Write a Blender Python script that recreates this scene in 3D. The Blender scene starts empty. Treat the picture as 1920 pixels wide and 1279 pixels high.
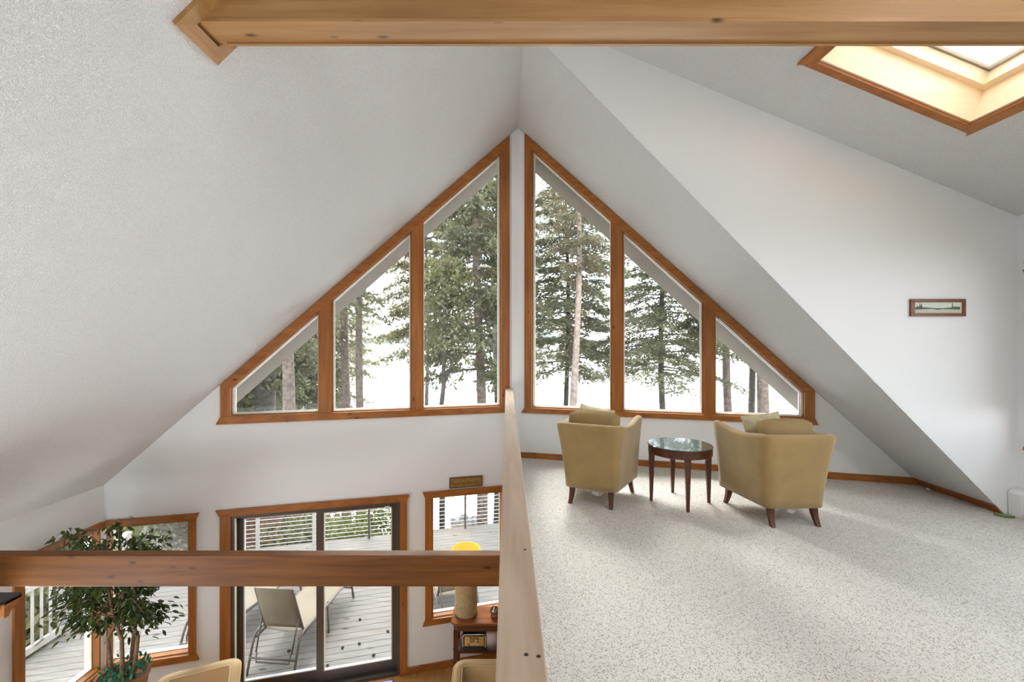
import bpy, bmesh, math, random
import numpy as np
from mathutils import Vector, Matrix, Euler
from mathutils.geometry import tessellate_polygon
random.seed(7)
SC = bpy.context.scene
COL = SC.collection
R = math.radians

# ---------------------------------------------------------------- camera
EYE = 1.55
cam_d = bpy.data.cameras.new('camera'); cam = bpy.data.objects.new('camera', cam_d); COL.objects.link(cam)
cam_d.sensor_width = 36.0; cam_d.lens = 36.0 * 853.0 / 1920.0
cam_d.shift_x = 9.0 / 1920.0; cam_d.shift_y = 0.0
cam_d.clip_start = 0.05; cam_d.clip_end = 6000
cam.location = (0, 0, EYE); cam.rotation_euler = (R(90), 0, 0)
SC.camera = cam
SC.view_settings.view_transform = 'Standard'; SC.view_settings.look = 'None'
SC.view_settings.exposure = 1.26; SC.view_settings.gamma = 1.0; SC.view_settings.use_curve_mapping = False
try:
    SC.cycles.use_denoising = True
    SC.cycles.max_bounces = 8; SC.cycles.diffuse_bounces = 6; SC.cycles.glossy_bounces = 3; SC.cycles.transparent_max_bounces = 16
    SC.cycles.use_adaptive_sampling = True; SC.cycles.adaptive_threshold = .05; SC.cycles.use_light_tree = False
    SC.cycles.sample_clamp_indirect = 6.0; SC.cycles.caustics_reflective = False; SC.cycles.caustics_refractive = False
except Exception: pass

# ---------------------------------------------------------------- world
SKY = 3.3
w = bpy.data.worlds.new('sky'); SC.world = w; w.use_nodes = True
nt = w.node_tree; nt.nodes.clear()
tc = nt.nodes.new('ShaderNodeTexCoord'); sep = nt.nodes.new('ShaderNodeSeparateXYZ')
rmp = nt.nodes.new('ShaderNodeValToRGB'); bg = nt.nodes.new('ShaderNodeBackground'); wo = nt.nodes.new('ShaderNodeOutputWorld')
noi = nt.nodes.new('ShaderNodeTexNoise'); noi.inputs['Scale'].default_value = 3.2; noi.inputs['Detail'].default_value = 6
cr2 = nt.nodes.new('ShaderNodeValToRGB'); cr2.color_ramp.elements[0].position = .45; cr2.color_ramp.elements[1].position = .68
mx = nt.nodes.new('ShaderNodeMix'); mx.data_type = 'RGBA'
rmp.color_ramp.elements[0].position = 0.0; rmp.color_ramp.elements[0].color = (1, 1, 1, 1)
rmp.color_ramp.elements[1].position = 0.75; rmp.color_ramp.elements[1].color = (.50, .56, .64, 1)
e = rmp.color_ramp.elements.new(.20); e.color = (.32, .40, .49, 1)
e = rmp.color_ramp.elements.new(.06); e.color = (.62, .68, .74, 1)
nt.links.new(tc.outputs['Generated'], sep.inputs[0]); nt.links.new(sep.outputs['Z'], rmp.inputs[0])
nt.links.new(tc.outputs['Generated'], noi.inputs['Vector']); nt.links.new(noi.outputs['Fac'], cr2.inputs[0])
nt.links.new(cr2.outputs['Color'], mx.inputs[0]); nt.links.new(rmp.outputs['Color'], mx.inputs[6]); mx.inputs[7].default_value = (.75, .77, .80, 1)
nt.links.new(mx.outputs[2], bg.inputs['Color']); bg.inputs['Strength'].default_value = SKY
nt.links.new(bg.outputs[0], wo.inputs[0])

# ---------------------------------------------------------------- sun, skylight daylight and added fill lights
def light(name, kind, loc, rot, energy, color=(1, 1, 1), **k):
    d = bpy.data.lights.new(name, kind); d.energy = energy; d.color = color
    for a, v in k.items(): setattr(d, a, v)
    o = bpy.data.objects.new(name, d); COL.objects.link(o); o.location = loc; o.rotation_euler = rot
    return o
light('sun', 'SUN', (0, 30, 30), (R(-48), 0, R(14)), 9.0, (1, .985, .96), angle=R(38))
# area lights out of view; all but the skylight are added fill
light('dormer_wall_fill', 'AREA', (4.48, -1.3, 1.45), (R(90), 0, R(90)), 18, (.97, .99, 1), shape='RECTANGLE', size=3.0, size_y=1.4)  # added fill along the solid dormer wall, away from its window
light('second_skylight_daylight', 'AREA', (2.85, .35, 3.34), (0, R(22.5), 0), 31, (.98, .99, 1), shape='RECTANGLE', size=1.15, size_y=1.1)
light('ceiling_uplight_fill', 'AREA', (-2.0, .2, -.75), (R(180), R(-14), 0), 26, (.98, .99, 1), shape='DISK', size=1.0)  # unseen fill added to brighten the ceilings; no lamp stands here
light('side_wall_fill', 'AREA', (-4.25, 2.25, -1.2), (R(128), 0, R(-90)), 50, (.97, .99, 1), shape='RECTANGLE', size=2.6, size_y=1.5)  # added upward fill for the loft slope; this wall stretch has no window
light('lower_rear_fill', 'AREA', (-2.2, -3.85, -1.3), (R(90), 0, 0), 16, (.97, .99, 1), shape='RECTANGLE', size=3.5, size_y=1.8)  # added fill for the lower room; the rear wall has no window

# ---------------------------------------------------------------- helpers
def tag(o, label=None, cat=None, group=None, kind=None):
    if label: o['label'] = label
    if cat: o['category'] = cat
    if group: o['group'] = group
    if kind: o['kind'] = kind
    return o
def empty(name, loc=(0, 0, 0), rz=0, **k):
    o = bpy.data.objects.new(name, None); COL.objects.link(o)
    o.location = loc; o.rotation_euler = (0, 0, rz); o.empty_display_size = .1
    return tag(o, **k)
class MB:
    def __init__(s): s.v = []; s.f = []; s.m = []
    def add(s, verts, faces, mi=0):
        b = len(s.v); s.v += [tuple(p) for p in verts]
        s.f += [tuple(b + i for i in f) for f in faces]; s.m += [mi] * len(faces); return s
    def box(s, a, b, mi=0):
        x0, y0, z0 = a; x1, y1, z1 = b
        return s.add([(x0,y0,z0),(x1,y0,z0),(x1,y1,z0),(x0,y1,z0),(x0,y0,z1),(x1,y0,z1),(x1,y1,z1),(x0,y1,z1)],
                     [(0,3,2,1),(4,5,6,7),(0,1,5,4),(1,2,6,5),(2,3,7,6),(3,0,4,7)], mi)
    def prism(s, a, b, mi=0):       # two matching loops of 3d points
        n = len(a)
        return s.add(list(a) + list(b), [tuple(range(n))[::-1], tuple(range(n, 2*n))] + [(i, (i+1) % n, n+(i+1) % n, n+i) for i in range(n)], mi)
    def bar(s, p, q, wx, wz, up=(0, 0, 1), mi=0):   # rectangular bar from p to q
        p, q = Vector(p), Vector(q); d = (q-p).normalized(); u = Vector(up)
        sd = d.cross(u)
        if sd.length < 1e-4: sd = d.cross(Vector((1, 0, 0)))
        sd.normalize(); u = sd.cross(d).normalized()
        c = [sd*(i*wx/2)+u*(j*wz/2) for i, j in ((-1,-1),(1,-1),(1,1),(-1,1))]
        return s.prism([p+k for k in c], [q+k for k in c], mi)
    def tube(s, pts, rad, n=8, cap=True, mi=0):
        pts = [Vector(p) for p in pts]; b = len(s.v); m = len(pts)
        if not hasattr(rad, '__len__'): rad = [rad]*m
        prev = None
        for i, p in enumerate(pts):
            d = (pts[min(i+1, m-1)] - pts[max(i-1, 0)]).normalized()
            if prev is None:
                a = d.cross(Vector((0, 0, 1)))
                if a.length < .05: a = d.cross(Vector((1, 0, 0)))
            else: a = prev - d*prev.dot(d)
            a.normalize(); prev = a; c = d.cross(a)
            for k in range(n):
                t = 2*math.pi*k/n; s.v.append(tuple(p + (a*math.cos(t)+c*math.sin(t))*rad[i]))
        for i in range(m-1):
            for k in range(n):
                s.f.append((b+i*n+k, b+i*n+(k+1) % n, b+(i+1)*n+(k+1) % n, b+(i+1)*n+k)); s.m.append(mi)
        if cap:
            s.f.append(tuple(b+k for k in range(n))[::-1]); s.f.append(tuple(b+(m-1)*n+k for k in range(n))); s.m += [mi, mi]
        return s
    def lathe(s, prof, c=(0, 0, 0), n=32, mi=0):    # prof: (r, z) list
        b = len(s.v)
        for r, z in prof:
            for k in range(n):
                t = 2*math.pi*k/n; s.v.append((c[0]+r*math.cos(t), c[1]+r*math.sin(t), c[2]+z))
        for i in range(len(prof)-1):
            for k in range(n):
                s.f.append((b+i*n+k, b+i*n+(k+1) % n, b+(i+1)*n+(k+1) % n, b+(i+1)*n+k)); s.m.append(mi)
        s.f.append(tuple(b+k for k in range(n))[::-1]); s.f.append(tuple(b+(len(prof)-1)*n+k for k in range(n))); s.m += [mi, mi]
        return s
    def mesh(s, name, mats, smooth=False):
        me = bpy.data.meshes.new(name); me.from_pydata(s.v, [], s.f)
        for m in (mats if isinstance(mats, (list, tuple)) else [mats]): me.materials.append(M[m])
        if any(s.m): me.polygons.foreach_set('material_index', s.m)
        if smooth: me.polygons.foreach_set('use_smooth', [True]*len(me.polygons))
        bm = bmesh.new(); bm.from_mesh(me); bmesh.ops.recalc_face_normals(bm, faces=bm.faces); bm.to_mesh(me); bm.free()
        me.update(); return me
    def build(s, name, mats, parent=None, smooth=False, bevel=0, world=False, **k):
        o = bpy.data.objects.new(name, s.mesh(name, mats, smooth)); COL.objects.link(o)
        if parent is not None:
            o.parent = parent
            if world: o.matrix_parent_inverse = (Matrix.Translation(parent.location) @ parent.rotation_euler.to_matrix().to_4x4()).inverted()
        if bevel:
            b = o.modifiers.new('bevel', 'BEVEL'); b.width = bevel; b.segments = 2; b.limit_method = 'ANGLE'
        return tag(o, **k)
def put(name, me, parent=None, loc=(0, 0, 0), rot=(0, 0, 0), sc=(1, 1, 1), **k):
    o = bpy.data.objects.new(name, me); COL.objects.link(o); o.parent = parent
    o.location = loc; o.rotation_euler = rot; o.scale = sc; return tag(o, **k)
def copy_tree(o, parent=None):
    c = o.copy(); COL.objects.link(c); c.parent = parent
    for ch in list(o.children): copy_tree(ch, c)
    return c

# ---------------------------------------------------------------- materials
M = {}
def new_mat(name):
    m = bpy.data.materials.new(name); m.use_nodes = True; M[name] = m
    return m, m.node_tree, m.node_tree.nodes['Principled BSDF']
def plain(name, col, rough=.6, metal=0, bump=None, var=0, vscale=20, **kw):
    m, t, p = new_mat(name); p.inputs['Base Color'].default_value = (*col, 1); p.inputs['Roughness'].default_value = rough; p.inputs['Metallic'].default_value = metal
    tcn = t.nodes.new('ShaderNodeTexCoord')
    if var:
        n = t.nodes.new('ShaderNodeTexNoise'); n.inputs['Scale'].default_value = vscale; n.inputs['Detail'].default_value = 5
        t.links.new(tcn.outputs['Object'], n.inputs['Vector'])
        r = t.nodes.new('ShaderNodeValToRGB'); r.color_ramp.elements[0].position = .35; r.color_ramp.elements[1].position = .65
        r.color_ramp.elements[0].color = (*[c*(1-var) for c in col], 1); r.color_ramp.elements[1].color = (*[min(1, c*(1+var)) for c in col], 1)
        t.links.new(n.outputs['Fac'], r.inputs[0]); t.links.new(r.outputs['Color'], p.inputs['Base Color'])
    if bump:
        sc, strength, dist = bump
        n = t.nodes.new('ShaderNodeTexNoise'); n.inputs['Scale'].default_value = sc; n.inputs['Detail'].default_value = 3
        b = t.nodes.new('ShaderNodeBump'); b.inputs['Strength'].default_value = strength; b.inputs['Distance'].default_value = dist
        t.links.new(tcn.outputs['Object'], n.inputs['Vector']); t.links.new(n.outputs['Fac'], b.inputs['Height']); t.links.new(b.outputs[0], p.inputs['Normal'])
    for k, v in kw.items(): p.inputs[k.replace('_', ' ')].default_value = v
    return m
def wood(name, light_c, dark_c, axis, rough=.42, knots=True, grain=1.0, kn_scale=1.0, kw=.12):
    m, t, p = new_mat(name); N = t.nodes.new; L = t.links.new
    tcn = N('ShaderNodeTexCoord'); mp = N('ShaderNodeMapping'); L(tcn.outputs['Object'], mp.inputs['Vector'])
    s = [14.0]*3; s['xyz'.index(axis)] = .9; mp.inputs['Scale'].default_value = s
    n1 = N('ShaderNodeTexNoise'); n1.inputs['Scale'].default_value = 1.6*grain; n1.inputs['Detail'].default_value = 7; n1.inputs['Distortion'].default_value = .5
    L(mp.outputs[0], n1.inputs['Vector'])
    r = N('ShaderNodeValToRGB'); r.color_ramp.elements[0].position = .30; r.color_ramp.elements[1].position = .68
    r.color_ramp.elements[0].color = (*dark_c, 1); r.color_ramp.elements[1].color = (*light_c, 1); L(n1.outputs['Fac'], r.inputs[0])
    n2 = N('ShaderNodeTexNoise'); n2.inputs['Scale'].default_value = 1.4; n2.inputs['Detail'].default_value = 2; L(tcn.outputs['Object'], n2.inputs['Vector'])
    mxn = N('ShaderNodeMix'); mxn.data_type = 'RGBA'; mxn.blend_type = 'MULTIPLY'
    r2 = N('ShaderNodeValToRGB'); r2.color_ramp.elements[0].color = (.72, .68, .62, 1); r2.color_ramp.elements[1].color = (1.1, 1.08, 1.05, 1)
    L(n2.outputs['Fac'], r2.inputs[0]); mxn.inputs[0].default_value = 1; L(r.outputs['Color'], mxn.inputs[6]); L(r2.outputs['Color'], mxn.inputs[7])
    out = mxn.outputs[2]
    if knots:
        mk = N('ShaderNodeMapping'); sk = [7.0*kn_scale]*3; sk['xyz'.index(axis)] = 3.2*kn_scale; mk.inputs['Scale'].default_value = sk
        L(tcn.outputs['Object'], mk.inputs['Vector'])
        vo = N('ShaderNodeTexVoronoi'); vo.inputs['Scale'].default_value = 1.0; L(mk.outputs[0], vo.inputs['Vector'])
        rk = N('ShaderNodeValToRGB'); rk.color_ramp.elements[0].position = .035; rk.color_ramp.elements[1].position = kw
        rk.color_ramp.elements[0].color = (1, 1, 1, 1); rk.color_ramp.elements[1].color = (0, 0, 0, 1)
        L(vo.outputs['Distance'], rk.inputs[0])
        mk2 = N('ShaderNodeMix'); mk2.data_type = 'RGBA'; L(rk.outputs['Color'], mk2.inputs[0]); L(out, mk2.inputs[6])
        mk2.inputs[7].default_value = (dark_c[0]*.35, dark_c[1]*.28, dark_c[2]*.25, 1); out = mk2.outputs[2]
    L(out, p.inputs['Base Color']); p.inputs['Roughness'].default_value = rough; p.inputs['Specular IOR Level'].default_value = .35
    b = N('ShaderNodeBump'); b.inputs['Strength'].default_value = .12; b.inputs['Distance'].default_value = .004
    L(n1.outputs['Fac'], b.inputs['Height']); L(b.outputs[0], p.inputs['Normal'])
    return m
for ax in 'xyz':
    wood('trim_wood_'+ax, (.43, .17, .040), (.30, .10, .019), ax)
    wood('beam_wood_'+ax, (.44, .255, .105), (.33, .168, .058), ax, kn_scale=1.0)
    wood('walnut_'+ax, (.13, .045, .022), (.075, .024, .012), ax, rough=.3, knots=False)
    wood('rail_wood_'+ax, (.60, .49, .39), (.47, .355, .265), ax, rough=.55, knots=False)
wood('tie_wood', (.25, .096, .018), (.14, .047, .007), 'x', kn_scale=1.3, rough=.55, kw=.17)
wood('pale_pine', (.90, .76, .56), (.86, .70, .48), 'x', knots=False)
wood('honey_floor', (.52, .28, .095), (.40, .20, .06), 'y', rough=.25, knots=False)
wood('deck_wood', (.31, .285, .262), (.23, .208, .19), 'x', rough=.75, kn_scale=.5)
wood('post_wood', (.55, .52, .49), (.44, .41, .38), 'z', rough=.7, knots=False)
plain('wall_paint', (.80, .815, .825), .85, bump=(260, .05, .002))
plain('left_white', (.82, .82, .815), .85)
plain('soffit', (.20, .165, .13), .8)
plain('cream_bead', (.78, .70, .55), .5)
plain('bronze', (.10, .082, .07), .4, metal=.3)
plain('vinyl_white', (.8, .8, .79), .4)
plain('heater_white', (.78, .78, .77), .35)
plain('black', (.008, .007, .007), .35)
plain('silver', (.72, .74, .78), .2, metal=1)
plain('gold', (.62, .42, .12), .35, metal=.7)
plain('dark_ink', (.05, .03, .015), .6)
plain('chrome', (.5, .45, .38), .25, metal=1)
plain('chair_fabric', (.335, .222, .082), .85, bump=(600, .25, .002), var=.07, vscale=6, Sheen_Weight=.3)
plain('cushion_fabric', (.30, .205, .09), .9, bump=(500, .25, .002), var=.06, vscale=9)
plain('pillow_fabric', (.50, .42, .26), .9, bump=(400, .3, .002), var=.15, vscale=18)
plain('club_fabric', (.56, .38, .19), .8, bump=(600, .2, .002), Sheen_Weight=.2)
plain('piping', (.66, .50, .30), .7)
plain('tag_white', (.7, .68, .64), .8)
plain('rattan', (.48, .36, .19), .7, bump=(90, .6, .006), var=.2, vscale=60)
plain('taupe_metal', (.16, .13, .105), .45, metal=.2)
plain('rug_white', (.78, .78, .80), .95, bump=(200, .4, .004))
plain('purple', (.16, .10, .30), .9)
plain('terracotta', (.32, .16, .08), .8)
plain('moss', (.03, .20, .10), .8)
plain('bark', (.21, .165, .135), .95, bump=(14, 1.0, .05), var=.32, vscale=9)
plain('bark_pink', (.36, .27, .225), .95, bump=(14, .9, .04), var=.25, vscale=8)
plain('bark_dark', (.085, .07, .06), .95, bump=(12, 1.0, .05), var=.3, vscale=8)
plain('ficus_bark', (.20, .125, .075), .9, bump=(40, .4, .01), var=.25, vscale=25)
plain('cable', (.72, .68, .64), .4)
plain('shed_wood', (.20, .10, .07), .9, var=.3, vscale=7)
plain('shed_roof', (.55, .56, .56), .8)
plain('cottage_white', (.72, .75, .78), .8)
plain('cottage_glass', (.08, .10, .11), .15)
plain('rock', (.20, .19, .185), .9, bump=(5, 1, .1), var=.3, vscale=3)
plain('hills', (.19, .20, .185), 1.0, var=.15, vscale=.02)
plain('ground', (.115, .095, .06), 1.0, bump=(6, .8, .08), var=.4, vscale=2.5)
plain('sign_gold', (.30, .17, .035), .6, var=.25, vscale=30)
plain('sign_dark', (.09, .05, .015), .7)
plain('pine_cone_brown', (.05, .035, .025), .9)
plain('print_sky', (.62, .68, .60), .6)
plain('print_mat', (.62, .55, .42), .7)
plain('print_dark', (.09, .12, .08), .7)
plain('print_water', (.50, .54, .48), .6)
plain('picture_frame', (.16, .048, .018), .4, var=.2, vscale=30)
plain('curtain', (.76, .76, .75), .9)
plain('green_toy', (.12, .22, .05), .6)
plain('plaster_gap', (.6, .6, .6), .9)

def popcorn():
    m, t, p = new_mat('popcorn'); N = t.nodes.new; L = t.links.new
    tcn = N('ShaderNodeTexCoord'); p.inputs['Base Color'].default_value = (.87, .865, .855, 1); p.inputs['Roughness'].default_value = .95
    n = N('ShaderNodeTexNoise'); n.inputs['Scale'].default_value = 145; n.inputs['Detail'].default_value = 2; n.inputs['Roughness'].default_value = .65
    L(tcn.outputs['Object'], n.inputs['Vector'])
    r = N('ShaderNodeValToRGB'); r.color_ramp.elements[0].position = .38; r.color_ramp.elements[1].position = .64; L(n.outputs['Fac'], r.inputs[0])
    rc = N('ShaderNodeValToRGB'); rc.color_ramp.elements[0].position = .34; rc.color_ramp.elements[0].color = (.80, .795, .785, 1); rc.color_ramp.elements[1].position = .52; rc.color_ramp.elements[1].color = (.91, .905, .895, 1)  # shade of the relief put into the colour: hollows darker than bumps
    L(n.outputs['Fac'], rc.inputs[0]); L(rc.outputs['Color'], p.inputs['Base Color'])
    b = N('ShaderNodeBump'); b.inputs['Strength'].default_value = .85; b.inputs['Distance'].default_value = .009
    L(r.outputs['Color'], b.inputs['Height']); L(b.outputs[0], p.inputs['Normal'])
popcorn()
def carpet():
    m, t, p = new_mat('carpet'); N = t.nodes.new; L = t.links.new
    tcn = N('ShaderNodeTexCoord')
    n = N('ShaderNodeTexVoronoi'); n.inputs['Scale'].default_value = 170; L(tcn.outputs['Object'], n.inputs['Vector'])
    sp = N('ShaderNodeSeparateColor'); L(n.outputs['Color'], sp.inputs[0])
    r = N('ShaderNodeValToRGB'); r.color_ramp.elements[0].position = .0; r.color_ramp.elements[0].color = (.40, .35, .29, 1)
    r.color_ramp.elements[1].position = 1; r.color_ramp.elements[1].color = (.80, .765, .71, 1)
    e = r.color_ramp.elements.new(.16); e.color = (.48, .43, .37, 1); e = r.color_ramp.elements.new(.24); e.color = (.70, .66, .60, 1)
    L(sp.outputs[0], r.inputs[0])
    n2 = N('ShaderNodeTexNoise'); n2.inputs['Scale'].default_value = 1.1; n2.inputs['Detail'].default_value = 3; L(tcn.outputs['Object'], n2.inputs['Vector'])
    r2 = N('ShaderNodeValToRGB'); r2.color_ramp.elements[0].color = (.90, .90, .90, 1); r2.color_ramp.elements[1].color = (1.06, 1.06, 1.06, 1); L(n2.outputs['Fac'], r2.inputs[0])
    mxn = N('ShaderNodeMix'); mxn.data_type = 'RGBA'; mxn.blend_type = 'MULTIPLY'; mxn.inputs[0].default_value = 1
    L(r.outputs['Color'], mxn.inputs[6]); L(r2.outputs['Color'], mxn.inputs[7]); L(mxn.outputs[2], p.inputs['Base Color'])
    p.inputs['Roughness'].default_value = 1.0
    b = N('ShaderNodeBump'); b.inputs['Strength'].default_value = .8; b.inputs['Distance'].default_value = .008; b.invert = True
    L(n.outputs['Distance'], b.inputs['Height']); L(b.outputs[0], p.inputs['Normal'])
carpet()
def leaf_mat(name, col, col2, trans=.35, scale=1.2, rough=.5):
    m, t, p = new_mat(name); N = t.nodes.new; L = t.links.new
    tcn = N('ShaderNodeTexCoord'); n = N('ShaderNodeTexNoise'); n.inputs['Scale'].default_value = scale; n.inputs['Detail'].default_value = 4
    L(tcn.outputs['Object'], n.inputs['Vector'])
    r = N('ShaderNodeValToRGB'); r.color_ramp.elements[0].position = .35; r.color_ramp.elements[1].position = .65
    r.color_ramp.elements[0].color = (*col, 1); r.color_ramp.elements[1].color = (*col2, 1); L(n.outputs['Fac'], r.inputs[0])
    L(r.outputs['Color'], p.inputs['Base Color']); p.inputs['Roughness'].default_value = rough
    tr = N('ShaderNodeBsdfTranslucent'); L(r.outputs['Color'], tr.inputs['Color'])
    ms = N('ShaderNodeMixShader'); ms.inputs[0].default_value = trans; L(p.outputs[0], ms.inputs[1]); L(tr.outputs[0], ms.inputs[2])
    L(ms.outputs[0], t.nodes['Material Output'].inputs[0])
leaf_mat('needles', (.125, .128, .068), (.215, .21, .12), .45)
leaf_mat('needles_olive', (.155, .15, .072), (.27, .25, .13), .45)
leaf_mat('needles_brown', (.17, .135, .08), (.23, .21, .125), .4)
leaf_mat('bush_leaf', (.13, .16, .05), (.30, .30, .10), .4)
leaf_mat('ficus_leaf', (.04, .07, .018), (.10, .14, .035), .3, 6, rough=.32)
leaf_mat('sling_beige', (.25, .20, .14), (.29, .235, .165), .05, 2, .8)
def glass(name, tint=(1, 1, 1), refl=.05, rough=.0):
    m, t, p = new_mat(name); N = t.nodes.new; L = t.links.new; t.nodes.remove(p)
    tr = N('ShaderNodeBsdfTransparent'); tr.inputs[0].default_value = (*tint, 1); gl = N('ShaderNodeBsdfGlossy'); gl.inputs['Roughness'].default_value = rough
    fr = N('ShaderNodeLayerWeight'); fr.inputs[0].default_value = .5
    pw = N('ShaderNodeMath'); pw.operation = 'POWER'; pw.inputs[1].default_value = 5.0; L(fr.outputs['Facing'], pw.inputs[0])
    ml = N('ShaderNodeMath'); ml.operation = 'MULTIPLY_ADD'; ml.inputs[1].default_value = .55; ml.inputs[2].default_value = .02; L(pw.outputs[0], ml.inputs[0])
    ms = N('ShaderNodeMixShader'); L(ml.outputs[0], ms.inputs[0]); L(tr.outputs[0], ms.inputs[1]); L(gl.outputs[0], ms.inputs[2])
    L(ms.outputs[0], t.nodes['Material Output'].inputs[0])
glass('pane_glass', (.96, .97, .965))
plain('table_glass', (.09, .125, .115), .04, bump=(22, .25, .01), Specular_IOR_Level=.9, Coat_Weight=.6)
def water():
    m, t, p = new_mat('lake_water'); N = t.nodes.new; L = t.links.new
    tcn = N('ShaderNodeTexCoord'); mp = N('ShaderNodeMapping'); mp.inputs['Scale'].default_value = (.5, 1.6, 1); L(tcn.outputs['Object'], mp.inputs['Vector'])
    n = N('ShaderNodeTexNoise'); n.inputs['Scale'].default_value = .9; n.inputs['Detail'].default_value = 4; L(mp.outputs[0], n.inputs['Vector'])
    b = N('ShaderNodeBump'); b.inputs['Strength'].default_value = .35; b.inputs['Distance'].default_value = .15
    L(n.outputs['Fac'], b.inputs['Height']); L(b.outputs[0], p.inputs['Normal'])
    p.inputs['Base Color'].default_value = (.78, .83, .86, 1); p.inputs['Roughness'].default_value = .12; p.inputs['Specular IOR Level'].default_value = .9  # pale base colour stands in for glare and light thrown off the water
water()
def lampglow():
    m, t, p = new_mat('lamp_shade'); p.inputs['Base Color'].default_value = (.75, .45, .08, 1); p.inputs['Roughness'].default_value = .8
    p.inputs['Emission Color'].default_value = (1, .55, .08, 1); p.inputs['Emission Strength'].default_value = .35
lampglow()

# ---------------------------------------------------------------- geometry of the house
LOW = -2.62                                    # floor of the lower storey (loft floor is z = 0)
RX, RY, RZ = .149, 6.065, 4.394                # ridge at the prow
LX, LY = -4.329, 4.884                         # outer corner of the prow at the eave side of the void
QX, QY = 4.453, 4.902                          # outer corner of the prow at the loft side
CHEEK = 4.08; BACK = -4.0
class Frame:
    def __init__(s, P, Q, outward):
        s.o = Vector((P[0], P[1], 0)); d = Vector((Q[0]-P[0], Q[1]-P[1], 0)); s.len = d.length; s.d = d.normalized(); s.n = Vector((outward[0], outward[1], 0)).normalized()
    def p(s, a, z, n=0.0): return s.o + s.d*a + s.n*n + Vector((0, 0, z))
dl = Vector((LX-RX, LY-RY)).normalized(); dr = Vector((QX-RX, QY-RY)).normalized()
FL = Frame((RX, RY), (LX, LY), (dl.y, -dl.x) if -dl.x > 0 else (-dl.y, dl.x))
FR = Frame((RX, RY), (QX, QY), (-dr.y, dr.x))
SL = RZ/FL.len; SR = RZ/FR.len                 # fall of the ceiling per metre along each wall
FW = Frame((LX, LY), (LX, BACK), (-1, 0))      # long wall on the void side
FD = Frame((4.57, CHEEK), (4.57, BACK), (1, 0))
def wall(name, fr, outer, holes=(), th=.18, mat='wall_paint', parent=None, **k):
    loops = [list(outer)] + [list(h) for h in holes]
    tris = tessellate_polygon([[Vector((a, z, 0)) for a, z in l] for l in loops])
    flat = [p for l in loops for p in l]; n = len(flat); b = MB()
    b.add([fr.p(a, z, 0) for a, z in flat] + [fr.p(a, z, th) for a, z in flat],
          [tuple(t) for t in tris] + [tuple(n+i for i in t[::-1]) for t in tris])
    off = 0
    for l in loops:
        m = len(l)
        for i in range(m):
            j = (i+1) % m; b.f.append((off+i, off+j, n+off+j, n+off+i)); b.m.append(0)
        off += m
    return b.build(name, mat, parent, kind='structure' if parent is None else None, **k)
def slab2(fr, poly, n0, n1): return [fr.p(a, z, n0) for a, z in poly], [fr.p(a, z, n1) for a, z in poly]
def board(fr, poly, n0, n1, name, mat, parent, **k):
    return MB().prism(*slab2(fr, poly, n0, n1)).build(name, mat, parent, world=True, **k)
def rect(a0, a1, z0, z1): return [(a0, z0), (a1, z0), (a1, z1), (a0, z1)]
def inset(poly, wd):
    n = len(poly); area = sum(poly[i][0]*poly[(i+1) % n][1]-poly[(i+1) % n][0]*poly[i][1] for i in range(n)); sg = 1 if area > 0 else -1
    out = []
    for i in range(n):
        p0, p1, p2 = Vector(poly[i-1]), Vector(poly[i]), Vector(poly[(i+1) % n])
        e0, e1 = (p1-p0).normalized(), (p2-p1).normalized()
        n0, n1 = Vector((-e0.y, e0.x))*sg, Vector((-e1.y, e1.x))*sg
        k = n0+n1; k = k/max(.05, k.dot(n0)); q = p1 + k*wd; out.append((q.x, q.y))
    return out
def ring(fr, poly, wd, n0, n1, name, mat, parent, **k):
    q = inset(poly, wd); b = MB(); m = len(poly)
    for i in range(m):
        j = (i+1) % m; b.prism(*slab2(fr, [poly[i], poly[j], q[j], q[i]], n0, n1))
    return b.build(name, mat, parent, world=True, **k)
def pane(fr, poly, parent, n=.095):
    a, b = slab2(fr, poly, n, n+.006)
    return MB().prism(a, b).build('pane', 'pane_glass', parent, world=True)

# --- floors
tag(MB().prism([(-.03, BACK, -.30), (4.76, BACK, -.30), (4.76, QY-.06, -.30), (QX, QY, -.30), (RX, RY, -.30), (-.03, RY-.047, -.30)],
               [(-.03, BACK, 0), (4.76, BACK, 0), (4.76, QY-.06, 0), (QX, QY, 0), (RX, RY, 0), (-.03, RY-.047, 0)]).build('floor_loft', 'carpet'), 'cream speckled loop carpet of the loft', kind='structure')
tag(MB().prism([(LX, BACK, LOW-.15), (QX, BACK, LOW-.15), (QX, QY, LOW-.15), (RX, RY, LOW-.15), (LX, LY, LOW-.15)],
               [(LX, BACK, LOW), (QX, BACK, LOW), (QX, QY, LOW), (RX, RY, LOW), (LX, LY, LOW)]).build('floor_lower', 'honey_floor'), 'honey wood floor of the room below', kind='structure')

# --- prow walls
trapL = [(.234, .69), (3.42, .69), (3.42, RZ-SL*3.42-.135), (.234, RZ-SL*.234-.135)]
trapR = [(.182, .665), (3.356, .665), (3.356, RZ-SR*3.356-.125), (.182, RZ-SR*.182-.125)]
doorH = rect(1.537, 3.416, LOW, -.445)
winRH = rect(.215, 1.141, -1.97, -.435)
winLH = rect(3.831, FL.len-.02, -1.945, -.455)
wall('wall_front_void', FL, [(0, LOW-.1), (FL.len, LOW-.1), (FL.len, .06), (0, RZ+.06)], [trapL, [(1.537, LOW+.001), (3.416, LOW+.001), (3.416, -.445), (1.537, -.445)], winRH, winLH], label='white prow wall over the two-storey void')
wall('wall_front_loft', FR, [(0, LOW-.1), (FR.len, LOW-.1), (FR.len, .06), (0, RZ+.06)], [trapR], label='white prow wall of the loft')
sideH = rect(.035, LY-4.067, -1.95, -.455)
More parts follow.
